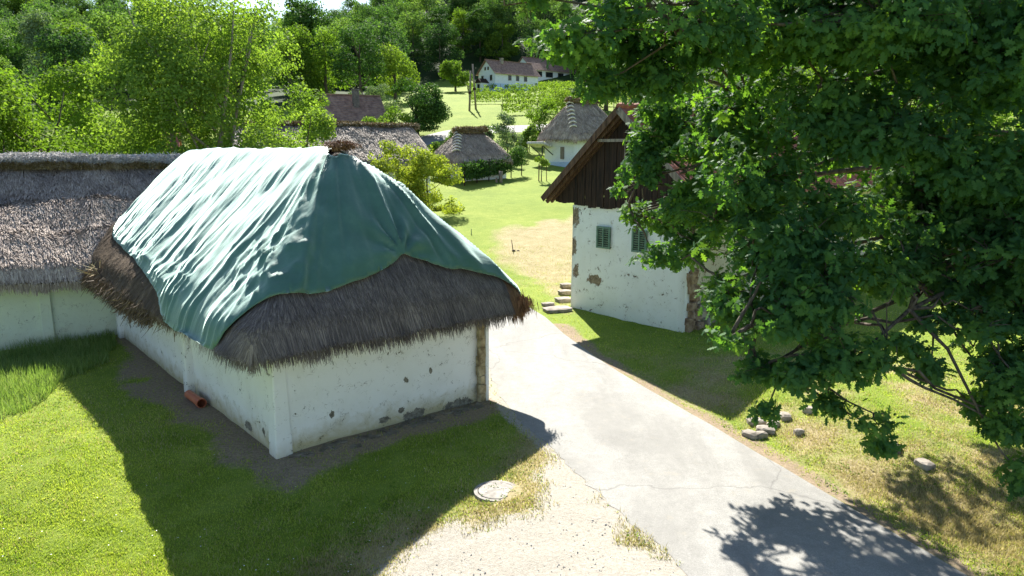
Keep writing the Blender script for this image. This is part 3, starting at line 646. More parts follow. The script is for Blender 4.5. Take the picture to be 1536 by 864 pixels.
dv=unit(np.stack([r.normal(size=n)*.5,np.sin(a_)*1.2+r.normal(size=n)*.3,-.5+0*x+r.normal(size=n)*.3],1)); ll=.12*(.5+r.random(n)); P1=P0+dv*ll[:,None]+np.array([0,0,.01]); sdv=unit(np.cross(dv,r.normal(size=(n,3))))*.012
low=(np.abs(a_)>1.3+.5*(fbm(x*3,a_*0,seed=95)-.5)) 
for nm,k_,mm in (('ridge_cap',~low,'ridgetop'),('mossy_band',low,'ridge')):
    V=np.stack([P0-sdv,P0+sdv,P1+sdv*.6,P1-sdv*.6],1)[k_]; m_=len(V); npmesh(nm,V.reshape(-1,3),np.arange(4*m_).reshape(-1,4),M[mm],barn,rnd=np.repeat(r.random(m_),4))
mb=MB(); mb.tube([(q_,4.6,5.68) for q_ in np.linspace(-14.6,9.6,30)],.27,10); mb.build('ridge_roll',M['ridgetop'],barn,smooth=True)

# ------------------------------------------------------------------ house with boarded gable (right)
h2p=np.array([2.33,28.3]); H2A=math.atan2(-3.4,3.45)   # front runs to the right and towards the camera
house=empty('gabled_house',(h2p[0],h2p[1],.12),H2A); tag(house,'white peeling house with dark boarded gable and red tiled roof','house')
# local: x along front (left->right), y = back (rotate +90)
W2=5.0; LEN=18
mb=MB()
wall_mesh('front_wall',[(0,0),(W2-.02,0),(W2-.02,.35),(0,.35)],4.12,M['wall2'],house,amp=.03,seed=18,step=.3,flare=.06)
wall_mesh('side_wall',[(.1,.3),(W2-.15,.3),(W2-.15,LEN),(.1,LEN)],4.3,M['wall2s'],house,amp=.05,seed=19,step=.4)
for k in range(34):
    z=random.uniform(.0,2.3); mb.box((W2-.10+random.uniform(-.06,.13)*(1-z/3.5)+.05,.32+random.uniform(-.1,.75)*(1-z/3.4),z),(.34,.3,.26),rz=random.uniform(-.4,.4),jit=.06)
mb.build('broken_masonry',M['brick'],house,bevel=.04)
mb=MB()
for k in range(16): mb.box((W2-.05+random.uniform(-.05,.1),1.3+random.uniform(-.5,1.8),random.uniform(.1,.8)),(.3,.4,.25),rz=random.uniform(-.4,.4),jit=.06)
mb.build('rubble',M['stone'],house,bevel=.04)
RZ=7.62; XC=2.5; OV=.65; EX=3.45; TANP=.93
def r2z(x): return RZ-abs(x-XC)*TANP
mb=MB(); # gable boards
x=-.75
while x<5.75:
    wd_=random.uniform(.15,.21); xa,xb=x,x+wd_-.012; zb=4.10+random.uniform(-.05,.05)+(.10 if x<0 else 0)
    za,zc=r2z(xa)-.12,r2z(xb)-.12
    if min(za,zc)>zb+.05: y_=-.14+random.uniform(-.012,.012); mb.add([(xa,y_,zb),(xb,y_,zb),(xb,y_,zc),(xa,y_,za),(xa,y_+.03,zb),(xb,y_+.03,zb),(xb,y_+.03,zc),(xa,y_+.03,za)],[(0,1,2,3),(7,6,5,4),(0,3,7,4),(1,5,6,2),(0,4,5,1),(3,2,6,7)])
    x+=wd_
gb=mb.build('gable_boards',M['dkwood'],house)
mb=MB(); mb.box((2.52,-.20,5.95),(.05,.03,.42)); mb.box((2.52,-.20,6.25),(.035,.03,.3)); mb.build('gable_ornament',M['greywood'],gb)
mb=MB(); mb.beam((XC-.95,-.5,r2z(XC-.95)-.22),(XC+.95,-.5,r2z(XC+.95)-.22),.07,.10); mb.build('collar_beam',M['greywood'],house)
# roof
roof=MB()
for sgn in (-1,1):
    e=(XC+sgn*EX,r2z(XC+sgn*EX)); dxn=sgn*.66*.07; 
    roof.add([(XC,-OV,RZ),(e[0],-OV,e[1]),(e[0],LEN+.4,e[1]),(XC,LEN+.4,RZ),(XC,-OV,RZ-.09),(e[0]-.0,-OV,e[1]-.09),(e[0],LEN+.4,e[1]-.09),(XC,LEN+.4,RZ-.09)],[(0,1,2,3),(7,6,5,4),(0,4,5,1),(1,5,6,2),(2,6,7,3)])
ro=roof.build('roof',M['wood'],house)
for sgn in (-1,1):
    mb=MB(); sl_=math.hypot(1,TANP); ns=int(EX*sl_/.30)
    for j in range(ns):
        d0=j*.30;d1=d0+.34; x0,x1=XC+sgn*d0/sl_,XC+sgn*d1/sl_; z0,z1=RZ-d0/sl_*TANP,RZ-d1/sl_*TANP
        y=-OV-.02
        for i in range(int((LEN+.9)/.22)):
            ya=y+i*.22; jz=random.uniform(-.006,.006); yb=ya+.215
            ym=(ya+yb)/2
            mb.add([(x0,ya,z0+.035+jz),(x0,ym,z0+.065+jz),(x0,yb,z0+.035+jz),(x1,ya,z1+.06+jz),(x1,ym,z1+.095+jz),(x1,yb,z1+.06+jz),(x1,ya,z1+.03),(x1,ym,z1+.045),(x1,yb,z1+.03)],[(0,1,4,3),(1,2,5,4),(3,4,7,6),(4,5,8,7)] if sgn<0 else [(3,4,1,0),(4,5,2,1),(6,7,4,3),(7,8,5,4)])
    mb.build('roof_tiles',M['tile'],ro)
mb=MB()
for i in range(int(LEN/.38)): mb.tube([(XC,-OV+i*.38,RZ+.05),(XC,-OV+i*.38+.40,RZ+.085)],[.10,.125],8)
mb.build('ridge_tiles',M['tile'],ro,smooth=False)
for sgn in (-1,1):
    mb=MB(); a_=(XC,-OV-.02,RZ-.06);b_=(XC+sgn*(EX+.03),-OV-.02,r2z(XC+EX+.03)-.06); mb.beam(a_,b_,.04,.22)
    mb.build('bargeboard',M['greywood'] if sgn>0 else M['wood'],ro)
    for off_ in (-.38,-.12):
        mb=MB(); mb.beam((XC,off_-.05,RZ-.2),(XC+sgn*EX,off_-.05,r2z(XC+EX)-.2),.10,.13); mb.build('rafter',M['wood'],ro)
for k in range(6):
    mb=MB(); d0=.5+k*.52; mb.beam((XC-d0,-OV,RZ-d0*TANP-.14),(XC-d0,.1,RZ-d0*TANP-.14),.06,.05); mb.build('purlin_end',M['wood'],ro)
# eave soffit return at left
mb=MB(); mb.box((-.42,LEN/2,4.22),(.72,LEN,.05)); mb.build('soffit',M['dkwood'],house)
def shutter_window(x,z):
    w_=MB(); wd_,ht=.56,.74; y=-.075
    for (cx,cz,dx,dz) in ((x-wd_/2,z,.07,ht+.07),(x+wd_/2,z,.07,ht+.07),(x,z-ht/2,wd_-.07,.07),(x,z+ht/2,wd_-.07,.07),(x,z,.05,ht-.07)): w_.box((cx,y,cz),(dx,.07,dz))
    o=w_.build('window',M['shutter'],house,bevel=.006)
    s_=MB()
    for i in range(8): s_.box((x,y-.0,z-ht/2+.085+i*.082),(wd_-.08,.012,.055),rx=.75)
    s_.build('louvre',M['shutter'],o); p=MB(); p.box((x,-.045,z),(wd_-.08,.02,ht-.08)); p.build('pane',M['darkglass'],o); return o
shutter_window(1.55,3.0); shutter_window(3.15,3.0)
# stone steps by the house's left corner
def rock(mb,c,s_,seed):
    r=random.Random(seed); bm=bmesh.new(); bmesh.ops.create_icosphere(bm,subdivisions=2,radius=1); vs=[]
    for v_ in bm.verts:
        p=v_.co; k=1+.45*(vn([p.x*1.3+seed],[p.y*1.3],[p.z*1.3],seed)[0]-.5)
        q=[max(-.72,min(.72,c_*k)) for c_ in p]; vs.append((c[0]+q[0]*s_[0],c[1]+q[1]*s_[1],c[2]+q[2]*s_[2]))
    fs=[tuple(v.index for v in f.verts) for f in bm.faces]; bm.free(); mb.add(vs,fs)
def wpt(u,v): p=GG(u,v); return p
for i,(u,v,sx,sy,sz,lab) in enumerate([(836,466,.75,.5,.16,'lowest broad worn stone step beside the road'),(845,452,.45,.35,.16,'second stone step up against the white house'),(848,441,.42,.3,.15,'third stone step from the road'),(850,431,.38,.28,.14,'topmost stone step at the house corner'),(822,461,.35,.22,.12,'small flat stone at the foot of the steps')]):
    p=wpt(u,v); mb=MB(); rock(mb,(0,0,0),(sx,sy,sz),i+3); o=mb.build('stone_step',M['stone'],None); o.location=(p[0],p[1],p[2]+.03+.02*i); o.rotation_euler=(0,0,.35); tag(o,lab,'stone step','stone steps beside the white house')
for i,(u,v,s_,lab) in enumerate([(1134,636,.26,'round flat stone at the back of the stone cluster by the road'),(1160,640,.2,'small pale stone beside the road under the oak'),(1178,628,.2,'right rear stone of the cluster under the oak'),(1126,655,.24,'flat stone nearest the road edge'),(1148,648,.26,'middle flat stone of the cluster by the road'),(1141,656,.17,'front right stone of the roadside cluster'),(1340,676,.24,'dark slate piece lying on the dry bank'),(1386,700,.22,'squared grey stone on the dry bank'),(1214,618,.2,'pale lump of stone behind the roadside cluster'),(1198,652,.13,'smallest stone right of the roadside cluster')]):
    p=wpt(u,v); mb=MB(); rock(mb,(0,0,0),(s_*1.1,s_*.8,.13),i+33); o=mb.build('stone',M['stone'] if i!=6 else M['chimney'],None); o.location=(p[0],p[1],p[2]+.04); o.rotation_euler=(0,0,i*.7); tag(o,lab,'stone','stones on the bank right of the road')
# manhole cover
p=wpt(745,738); mh=empty('manhole_cover',(p[0],p[1],p[2]+.01)); tag(mh,'round pale concrete manhole cover in the gravel beside the lawn','manhole cover')
mb=MB(); n=48
def ring(mb,r0,r1,z0,z1,n=48):
    vs=[];fs=[]
    for k in range(n):
        c_,s_=math.cos(2*math.pi*k/n),math.sin(2*math.pi*k/n); vs+=[(r0*c_,r0*s_,z0),(r0*c_,r0*s_,z1),(r1*c_,r1*s_,z1),(r1*c_,r1*s_,z0)]
    for k in range(n):
        a=4*k;b_=4*((k+1)%n); fs+=[(a+1,b_+1,b_+2,a+2),(a,b_,b_+1,a+1)[::-1],(a+2,b_+2,b_+3,a+3)]
    mb.add(vs,fs)
mb.tube([(0,0,-.05),(0,0,.028)],[.345,.345],48); mb.build('lid',M['concrete'],mh,bevel=.006)
mb=MB(); ring(mb,.36,.43,-.05,.022); mb.build('frame',M['concrete'],mh)
mb=MB(); mb.tube([(.18,.1,.026),(.18,.1,.032)],.025,10); mb.build('lift_hole',M['blackmetal'],mh); mb=MB(); mb.tube([(-.2,-.06,.026),(-.2,-.06,.032)],.025,10); mb.build('lift_hole',M['blackmetal'],mh)
# orange pipe leaning along the wall
a_=GG(276,592);b_=GG(303,612); a_=Vector(a_)+Vector((0,0,.12)); b_=Vector(b_)+Vector((0,0,.12)); a_=b_+(a_-b_).normalized()*.95
pe=empty('drain_pipe',tuple(b_)); tag(pe,'short orange plastic drain pipe lying against the foot of the cottage wall','pipe')
d=(a_-b_); mb=MB(); nseg=24; dn=d.normalized(); u1=dn.cross(Vector((0,0,1))).normalized(); u2=u1.cross(dn)
def pipe(ro_,ri,p0,p1):
    vs=[];fs=[]
    for p_ in (p0,p1):
        for rr in (ro_,ri):
            for k in range(nseg):
                t_=2*math.pi*k/nseg; vs.append(p_+(u1*math.cos(t_)+u2*math.sin(t_))*rr)
    for k in range(nseg):
        j=(k+1)%nseg; fs+=[(k,j,2*nseg+j,2*nseg+k),(nseg+j,nseg+k,3*nseg+k,3*nseg+j),(j,k,nseg+k,nseg+j),(2*nseg+k,2*nseg+j,3*nseg+j,3*nseg+k)]
    mb.add(vs,fs)
pipe(.11,.10,Vector((0,0,0)),d); mb.build('pipe_body',M['pipe'],pe,smooth=False)
mb=MB(); pipe(.125,.10,Vector((0,0,0)),dn*.12); mb.build('socket',M['pipe'],pe)

# ------------------------------------------------------------------ small thatched buildings beyond
def scallops(parent,pts,wd,n,mat1,mat2):
    """stepped reed courses riding on a hip edge"""
    a,b_=Vector(pts[0]),Vector(pts[1]); 
    for i in range(n):
        p=a.lerp(b_,(i+.3)/n); mb=MB(); q=[]; out=Vector((b_.x-a.x,b_.y-a.y,0)).normalized(); sd_=Vector((-out.y,out.x,0))
        for k in range(7):
            t_=(k/6-.5)*2; q.append(p+sd_*t_*wd-out*abs(t_)**1.6*wd*.75-Vector((0,0,abs(t_)**2*wd*.55))+Vector((0,0,.12)))
        mb.tube(q,[.03,.06,.08,.09,.08,.06,.03],6); mb.build('reed_course',mat1,parent,smooth=True)
def small_thatch(name,label,cat_,loc,rz,W_,D_,wh,zr,run,ov,wallmat,nstr,wd,L,seed,rust=False,scal=None,under=.3):
    e=empty(name,loc,rz); tag(e,label,cat_)
    r_=Roof(-ov,W_+ov,-ov,D_+ov,wh,zr,run,run,k=.3,sag=.12,seed=seed,rc=.8)
    b_=r_.body('thatch',M['under'],e,step=.25,thick=under)
    r_.strands('reed_layer',M['thatch_far'],b_,nstr,L=L,wd=wd,lift=.07,seed=seed,fringe=int(nstr*.07))
    yy=np.linspace(-ov+run*.93,D_+ov-run*.93,8); xc=W_/2
    mb=MB(); mb.tube([(xc,y_,float(r_.z(np.array([xc]),np.array([y_]))[0])+.02+random.uniform(-.03,.03)) for y_ in yy],[.2,.26,.24,.27,.24,.26,.25,.2],8); o=mb.build('ridge_roll',M['under'],b_,smooth=True)
    rr=np.random.default_rng(seed); n_=6000; y_=rr.uniform(yy[0]-.1,yy[-1]+.1,n_); aa=rr.uniform(-1.7,1.7,n_)
    P0=np.stack([xc+np.sin(aa)*.3,y_,zr-.08+np.cos(aa)*.28+(fbm(y_*1.5,0*y_,seed=seed)-.5)*.2],1); dv=unit(rr.normal(size=(n_,3))*.5+np.stack([np.sin(aa),0*aa,-.4+0*aa],1)); P1=P0+dv*.22; sd_=unit(np.cross(dv,rr.normal(size=(n_,3))))*wd*.8
    npmesh('ridge_reed',np.stack([P0-sd_,P0+sd_,P1+sd_,P1-sd_],1).reshape(-1,3),np.arange(4*n_).reshape(-1,4),M['ridge'],b_,rnd=np.repeat(rr.random(n_),4))
    if scal:
        for (cx,cy) in scal: scallops(b_,((xc+(cx-xc)*.06,(-ov+run if cy<D_/2 else D_+ov-run),zr-.2),((-ov if cx<xc else W_+ov)*.8+xc*.2,(-ov if cy<D_/2 else D_+ov)*.8+ (-ov+run if cy<D_/2 else D_+ov-run)*.2,wh+(zr-wh)*.2)),.42,7,M['reedwhite'],None)
    return e,r_
M['reedwhite']=simple('bleached_reed',(.42,.40,.37),(.72,.70,.67),6,.8,5,.6,.02)

z0=tz(-4.6,64)
eA,_r=small_thatch('thatched_hut','small white thatched hut with stepped reed corner and grapevines along its wall','hut',(-6.95,67.0,z0-.1),R(-51),3.7,5.3,2.1,4.55,1.9,.65,M['wallfar'],16000,.035,.5,101,scal=[(3.7,0)])
wall_mesh('wall',[(0,0),(3.7,0),(3.7,5.3),(0,5.3)],2.3,M['wallfar'],eA,amp=.03,seed=3)
mb=MB(); mb.box((1.5,-.04,.85),(1.9,.08,1.75)); mb.build('door_or_dark_opening',M['dkwood'],eA)  # dark panel stands in for the shade inside the hut's open doorway
mb=MB(); mb.box((2.0,-.25,1.35),(2.6,.35,.55)); mb.build('lintel',M['wallfar'],eA,bevel=.03)
z0=tz(6.3,74)
eB,_r=small_thatch('thatched_granary','tall white granary with steep grey thatch and striped reed corner on the meadow','granary',(3.4,77.6,z0-.1),R(-51),4.6,6.2,3.15,6.85,2.0,.8,M['wallfar'],26000,.035,.55,102,scal=[(4.6,0)],under=.35)
wall_mesh('wall',[(0,0),(4.6,0),(4.6,6.2),(0,6.2)],3.4,M['wallfar'],eB,amp=.03,seed=4)
mb=MB(); mb.box((2.3,-.06,.35),(4.4,.1,.7)); mb.box((4.66,3.1,.35),(.1,6.1,.7)); mb.build('plinth',M['wallblue'],eB)
mb=MB(); mb.box((.3,-1.0,2.45),(2.5,1.4,.28),rx=-.25,jit=.04); aw=mb.build('porch_thatch',M['reedwhite'],eB,bevel=.08)
mb=MB(); mb.beam((1.3,-1.5,0),(1.3,-1.5,2.3),.09,.09); mb.build('porch_post',M['blackmetal'],eB)
for xx in (-.6,1.3): mb=MB(); mb.beam((xx,-.05,1.4),(xx,-1.4,2.3),.08,.08); mb.build('brace',M['blackmetal'],eB)
mb=MB(); mb.box((2.7,-.05,1.6),(.5,.08,1.2)); mb.build('door_or_dark_opening',M['greywood'],eB)
eL=empty('thatched_longhouse',(-21.6,57.6,tz(-14,58)-.2),R(-65)); tag(eL,'long house with shaggy grey thatch directly behind the tarpaulin roof','longhouse')
wall_mesh('wall',[(-1.6,0),(6,0),(6,14),(-1.6,14)],2.6,M['wallfar'],eL,amp=.04,seed=6)
lr=Roof(-2.4,6.8,-.6,14.6,2.5,5.6,.8,.9,k=.2,sag=.16,seed=44,rc=.4); lb=lr.body('thatch',M['under'],eL,step=.25,thick=.3)
lr.strands('reed_layer',M['thatch_far'],lb,70000,L=.55,wd=.022,lift=.08,seed=45,keep=lambda x,y,fr=False:(x>1.5),fringe=4000,edges='XY')
mb=MB(); mb.tube([(2.2,y_,5.35+random.uniform(-.04,.04)) for y_ in np.linspace(-.2,14.2,24)],[.27+random.uniform(-.03,.03) for _ in range(24)],8); mb.build('ridge_roll',M['under'],lb,smooth=True)
rr=np.random.default_rng(3); n_=16000; y_=rr.uniform(-.3,14.3,n_); aa=rr.uniform(-1.8,1.8,n_); P0=np.stack([2.2+np.sin(aa)*.34,y_,5.33+np.cos(aa)*.30],1); dv=unit(rr.normal(size=(n_,3))*.5+np.stack([np.sin(aa),0*aa,-.4+0*aa],1)); sd_=unit(np.cross(dv,rr.normal(size=(n_,3))))*.02
npmesh('ridge_reed',np.stack([P0-sd_,P0+sd_,P0+dv*.2+sd_,P0+dv*.2-sd_],1).reshape(-1,3),np.arange(4*n_).reshape(-1,4),M['ridge'],lb,rnd=np.repeat(rr.random(n_),4))

def plain_house(name,label,loc,rz,W_,D_,wh,zr,roofmat,wallmat,ov=.5,wins=(),gwins=(),chim=None,plinth=None,gable=None,bands=.33):
    """ridge along local y; long side at x=W and gable at y=0 face the viewer"""
    e=empty(name,loc,rz); tag(e,label,'house')
    mb=MB(); mb.box((W_/2,D_/2,wh/2-.5),(W_,D_,wh+1)); w_=mb.build('wall',wallmat,e)
    mb=MB(); mb.prism([(0,wh-.01),(W_,wh-.01),(W_/2,zr-.12)],0.003,D_-.003); mb.build('gable_wall',gable or wallmat,e)
    t_=(zr-wh)/(W_/2); mb=MB()
    for sg in (-1,1):
        d=W_/2+ov; n_=max(3,int(d*math.hypot(1,t_)/bands)); xc=W_/2
        for j in range(n_):
            a0,a1=d*j/n_,d*(j+1.04)/n_; x0,x1=xc+sg*a0,xc+sg*a1; z0_,z1_=zr-a0*t_,zr-a1*t_
            q=[(x0,-ov,z0_+.03),(x1,-ov,z1_+.08),(x1,D_+ov,z1_+.08),(x0,D_+ov,z0_+.03),(x0,-ov,z0_-.06),(x1,-ov,z1_-.02),(x1,D_+ov,z1_-.02),(x0,D_+ov,z0_-.06)]
            mb.add(q,[(0,1,2,3),(7,6,5,4),(0,4,5,1),(1,5,6,2),(2,6,7,3)])
    mb.box((W_/2,D_/2,zr+.07),(.3,D_+2*ov+.02,.14)); ro_=mb.build('roof',roofmat,e)
    if chim: mb=MB(); mb.box(chim[0],chim[1]); mb.box((chim[0][0],chim[0][1],chim[0][2]+chim[1][2]/2+.06),(chim[1][0]+.15,chim[1][1]+.15,.12)); mb.build('chimney',chim[2],ro_)
    if plinth: mb=MB(); mb.box((W_+.02,D_/2,plinth/2-.4),(.1,D_+.1,plinth+.8)); mb.box((W_/2,-.02,plinth/2-.4),(W_,.1,plinth+.8)); mb.build('plinth',M['wallblue'],e)
    for (y_,z_,a,b_) in wins:
        mb=MB(); mb.box((W_+.02,y_,z_),(.08,a+.2,b_+.2)); f_=mb.build('window',M['greywood'],e); mb=MB(); mb.box((W_+.05,y_,z_),(.05,a,b_)); mb.build('pane',M['darkglass'],f_)
    for (x_,z_,a,b_) in gwins:
        mb=MB(); mb.box((x_,-.02,z_),(a+.2,.08,b_+.2)); f_=mb.build('window',M['greywood'],e); mb=MB(); mb.box((x_,-.05,z_),(a,.05,b_)); mb.build('pane',M['darkglass'],f_)
    return e
p=GG(743,137); X0,Y0=p[0],p[1]; print('farm',X0,Y0); xd=(math.cos(R(-50)),math.sin(R(-50)))
eW=plain_house('farmhouse','white farmhouse with blue base and grey roof below the wooded hill','x' and (X0-xd[0]*5.8,Y0-xd[1]*5.8,tz(X0,Y0)-.2),R(-50),5.8,12.2,4.3,6.9,M['tilebrown'],M['wallfar'],wins=[(4.0,3.2,.7,.9),(6.2,3.2,.7,.9),(8.5,3.2,.7,.9)],gwins=[(1.4,3.1,.6,1.0),(4.4,3.1,.6,1.0),(2.4,5.1,.35,.5),(3.4,5.1,.35,.5),(5.0,1.2,.5,.8)],chim=((3.5,3.6,6.8),(.6,.6,1.1),M['stone']),plinth=1.9)
mb=MB(); mb.box((2.7,-1.1,.9),(2.,2.,2.2)); pr_=mb.build('porch',M['wallfar'],eW); mb=MB(); mb.prism([(1.5,2.01),(3.9,2.01),(2.7,3.0)],-2.3,-.1); mb.build('porch_roof',M['dkwood'],pr_); mb=MB(); mb.box((2.7,-2.12,.9),(.8,.06,1.7)); mb.build('door_or_dark_opening',M['darkglass'],pr_)
p=PP(792,112,218); plain_house('hill_house','second white house with brown roof right of the farmhouse on the hill',(p[0]-4,221,tz(p[0],219)-1),R(-50),8,16,3.6,7.0,M['tilebrown'],M['wallfar'],wins=[(2.5,2.2,2.2,1.3),(6.5,2.2,2.6,1.3),(11,2.2,2,1.3)])
p=PP(500,178,92); z0=tz(p[0],95); plain_house('tiled_house','low house with brown tiled roof and tall dark chimney among the trees','x' and (p[0]-2.4,95,z0-.8),R(-62),5.2,6.6,2.5,5.2,M['tilebrown'],M['dkwood'],chim=((3.75,3.6,4.6),(.7,.7,2.4),M['chimney']),gable=M['dkwood'])
p=PP(165,215,62); plain_house('white_shed','small white shed with reddish roof showing between the two left trees',(p[0]-2,64,tz(p[0],64)),R(-70),4,6,2.6,4.3,M['tile'],M['wallfar'])
# utility poles
for u,v,vt,u2,lab in ((704,166,106,706,'shorter leaning wooden pole of the pair above the meadow'),(714,164,96,709,'taller wooden utility pole leaning left above the meadow')):
    p=GG(u,v); q=PP(u2,vt,p[1]); e=empty('utility_pole',tuple(p)); tag(e,lab,'pole','wooden utility poles on the meadow')
    mb=MB(); mb.tube([(0,0,-.3),tuple(q-p)],[.17,.11],8); mb.build('shaft',M['greywood'],e,smooth=True)
    mb=MB(); mb.box(tuple((q-p)*.45+np.array([0,-.1,0])),(.5,.3,.35)); mb.build('bracket',M['dkwood'],e)
# vineyard
ORD=['lowest','second','third','fourth','fifth','sixth','seventh','eighth','topmost']
for i in range(9):
    y0=112+i*9.; xa,xb=(-1.5 if i<2 else -6-.6*i),44; n=5200; r=np.random.default_rng(300+i)
    t_=r.random(n); x=xa+(xb-xa)*t_; yy_=y0+(x-xa)*.22; keep=fbm(x*.5,np.full(n,i*3.1),seed=7)>.34; x=x[keep];yy_=yy_[keep]; n=len(x)
    hh=.35+r.random(n)**.7*1.15*(.7+.6*fbm(x*.8,np.full(n,i*1.),seed=9)); P=np.stack([x,yy_+r.normal(size=n)*.22,terr(x,yy_)+hh],1)
    V,F,q=leaves(P,r.normal(size=(n,3))+np.array([0,-.3,.6]),.30*(.6+.8*r.random(n)),LEAF4,i); e=empty('vine_row',(xa,y0,tz(xa,y0))); V=V-np.array(e.location)
    tag(e,ORD[i]+' row of grapevines counted up the slope below the farmhouse','vine row','vine rows in the vineyard')
    npmesh('vine_leaves',V,F,M['vine'],e,rnd=q)
    for k in range(9):
        x_=(xb-xa)*k/8; y_=x_*.22; z_=tz(xa+x_,y0+y_)-e.location.z; MB().beam((x_,y_,z_-.2),(x_,y_,z_+1.6),.10,.10).build('post',M['greywood'],e)

# ------------------------------------------------------------------ trees and shrubs
def at(u,Y): x=(u-768)/FPX*Y; return (x,Y,tz(x,Y)-.1)
tree('broadleaf_tree',at(312,40),14.2,6.4,1.2,28,62000,.17,'lime',201,'large airy yellow-green tree with several grey stems behind the barn',trunk=.42,stems=4,bark='barkgrey',freq=.7,thr=.43,limbs=9)
tree('broadleaf_tree',at(35,37),9.6,5.2,.3,20,34000,.18,'mid',202,'bushy bright green tree behind the barn roof at the far left',trunk=.25,stems=3,freq=.8,thr=.42)
tree('broadleaf_tree',at(140,48),10.,4.2,.3,14,15000,.2,'mid',203,'darker green tree between the far left tree and the large airy tree',trunk=.25,stems=2,freq=.7)
tree('broadleaf_tree',at(445,47),7.5,3.2,.1,12,13000,.17,'lime',204,'light green tree at the right skirt of the large airy tree',trunk=.16,stems=2,freq=.8)
tree('broadleaf_tree',at(628,93),7.2,3.7,.4,16,12000,.26,'dark',205,'round dense dark green tree beside the far road',trunk=.3,freq=.6,thr=.36)
tree('broadleaf_tree',at(686,165),6.6,3.2,1.,12,6000,.34,'mid',206,'small round tree left of the farmhouse',trunk=.25,freq=.5)
tree('ornamental_tree',at(592,50),4.9,2.5,-.8,14,15000,.15,'yell',207,'yellow-green small tree, left one in front of the longhouse',trunk=.10,stems=2,freq=1.2,thr=.44)
tree('ornamental_tree',at(642,51),4.4,2.4,-.8,14,15000,.15,'yell',208,'yellow-green small tree, right one in front of the longhouse',trunk=.10,stems=2,freq=1.2,thr=.44)
tree('broadleaf_tree',at(460,72),8.,3.0,.3,11,7000,.24,'mid',209,'narrow green tree left of the tiled house',trunk=.2,freq=.7)
for i,(u,Y,h,rad,mt,lab) in enumerate([(762,80,5.1,2.1,'silver','tall silvery shrub behind the thatched hut'),(735,84,3.4,1.3,'silver','low silvery shrub left of the tall one behind the hut'),(680,79,3.3,1.7,'mid','green shrub left of the hut roof beside the far road'),(658,74,2.6,1.3,'mid','low green shrub between longhouse gable and hut'),(812,90,5.2,2.4,'mid','green bush at the left of the granary'),(792,84,3.2,1.4,'lime','light green shrub between silvery shrub and granary'),(836,100,6.0,3.0,'vine','bright bush rising behind the granary ridge'),(560,84,4.0,2.4,'lime','yellow-green bush in front of the tiled house'),(600,88,4.4,2.2,'mid','green bush between the tiled house and the round tree'),(530,104,4.4,2.4,'silver','pale bush behind the tiled house'),(575,108,4.8,2.4,'silver','greyish bush right behind the tiled house')]):
    tree('shrub',at(u,Y),h,rad,.0,9,4200,.20,mt,230+i,lab,cat='shrub',trunk=.09,stems=3,freq=1.,limbs=3)
for i,(u,Y,h,rad,mt,lab) in enumerate([(548,122,13,4.6,'dark','tall dark tree with a bare trunk behind the tiled house'),(498,126,12.5,4.6,'mid','tall green tree left of the bare-trunked one'),(448,124,13,5,'mid','tall rounded tree at the right edge of the airy tree'),(598,132,10,4.2,'vine','light green tree right of the bare-trunked one'),(905,118,9,4.5,'mid','green tree behind the granary at right'),(955,112,10,5,'silver','greyish tree above the red roof ridge'),(1030,105,11,5,'mid','green tree behind the red roof, left one'),(1120,100,11,5,'dark','dark tree behind the red roof, middle one'),(1230,95,12,5.5,'mid','green tree behind the red roof, right one'),(1360,80,10,5,'mid','green tree beyond the house end behind the oak'),(1480,70,11,5.5,'lime','bright tree beyond the meadow at the far right')]):
    tree('broadleaf_tree',at(u,Y),h,rad,2.0 if i<1 else .8,14,6500,.34,mt,260+i,lab,trunk=.34,freq=.5,limbs=5)
# wooded hill: a few kinds of tree, copied
protos=[]
kinds=[('forest',17,5.2,'tall rounded tree in the wooded hill'),('forest',14,4.6,'medium rounded tree in the wooded hill'),('dark',18,4.4,'tall dark slender tree in the wooded hill'),('mid',14,5.0,'lighter green spreading tree in the wooded hill'),('forest',20,6.0,'very tall broad tree in the wooded hill'),('silver',16,4.3,'greyish green tree in the wooded hill')]
for i,(mt,h,rad,lab) in enumerate(kinds):
    protos.append(tree('forest_tree',(0,0,0),h,rad*1.12,.6,22,7500,.46,mt,400+i,lab,group='trees of the wooded hill',trunk=.3,freq=.35,thr=.38,limbs=3))
used=[False]*len(protos); cnt=0; r=np.random.default_rng(77); spots=[]
for yy_ in np.arange(92,352,9.5):
    for u in np.arange(-60,1560,1):
        pass
cand=[]
for j,yy_ in enumerate(np.arange(92,345,9.)):
    st=9.5; half=yy_*.78
    for x_ in np.arange(-half,half,st):
        x=x_+r.uniform(-3.5,3.5)+(st/2 if j%2 else 0); y=yy_+r.uniform(-3,3); u=768+FPX*x/y
        if u<-60 or u>1580: continue
        if y<212 and u>612: continue
        if y<136 and u>395: continue
        if y<150 and u>-60 and u<395 and j%2: continue
        if u>960 and (y>255 or r.random()<.35): continue
        if 700<u<850 and y<226: continue
        cand.append((y,x))
cand=sorted(cand); print('forest candidates',len(cand))
if len(cand)>290: cand=[cand[int(i*len(cand)/290)] for i in range(290)]
for y,x in cand:
    k=int(r.choice(6,p=[.27,.2,.14,.12,.2,.07])); 
    o=protos[k] if not used[k] else copy_tree(protos[k]); used[k]=True
    o.location=(x,y,tz(x,y)-.8); o.rotation_euler=(0,0,r.uniform(0,6.28)); s_=r.uniform(.8,1.15); o.scale=(s_,s_,s_*r.uniform(.9,1.1))
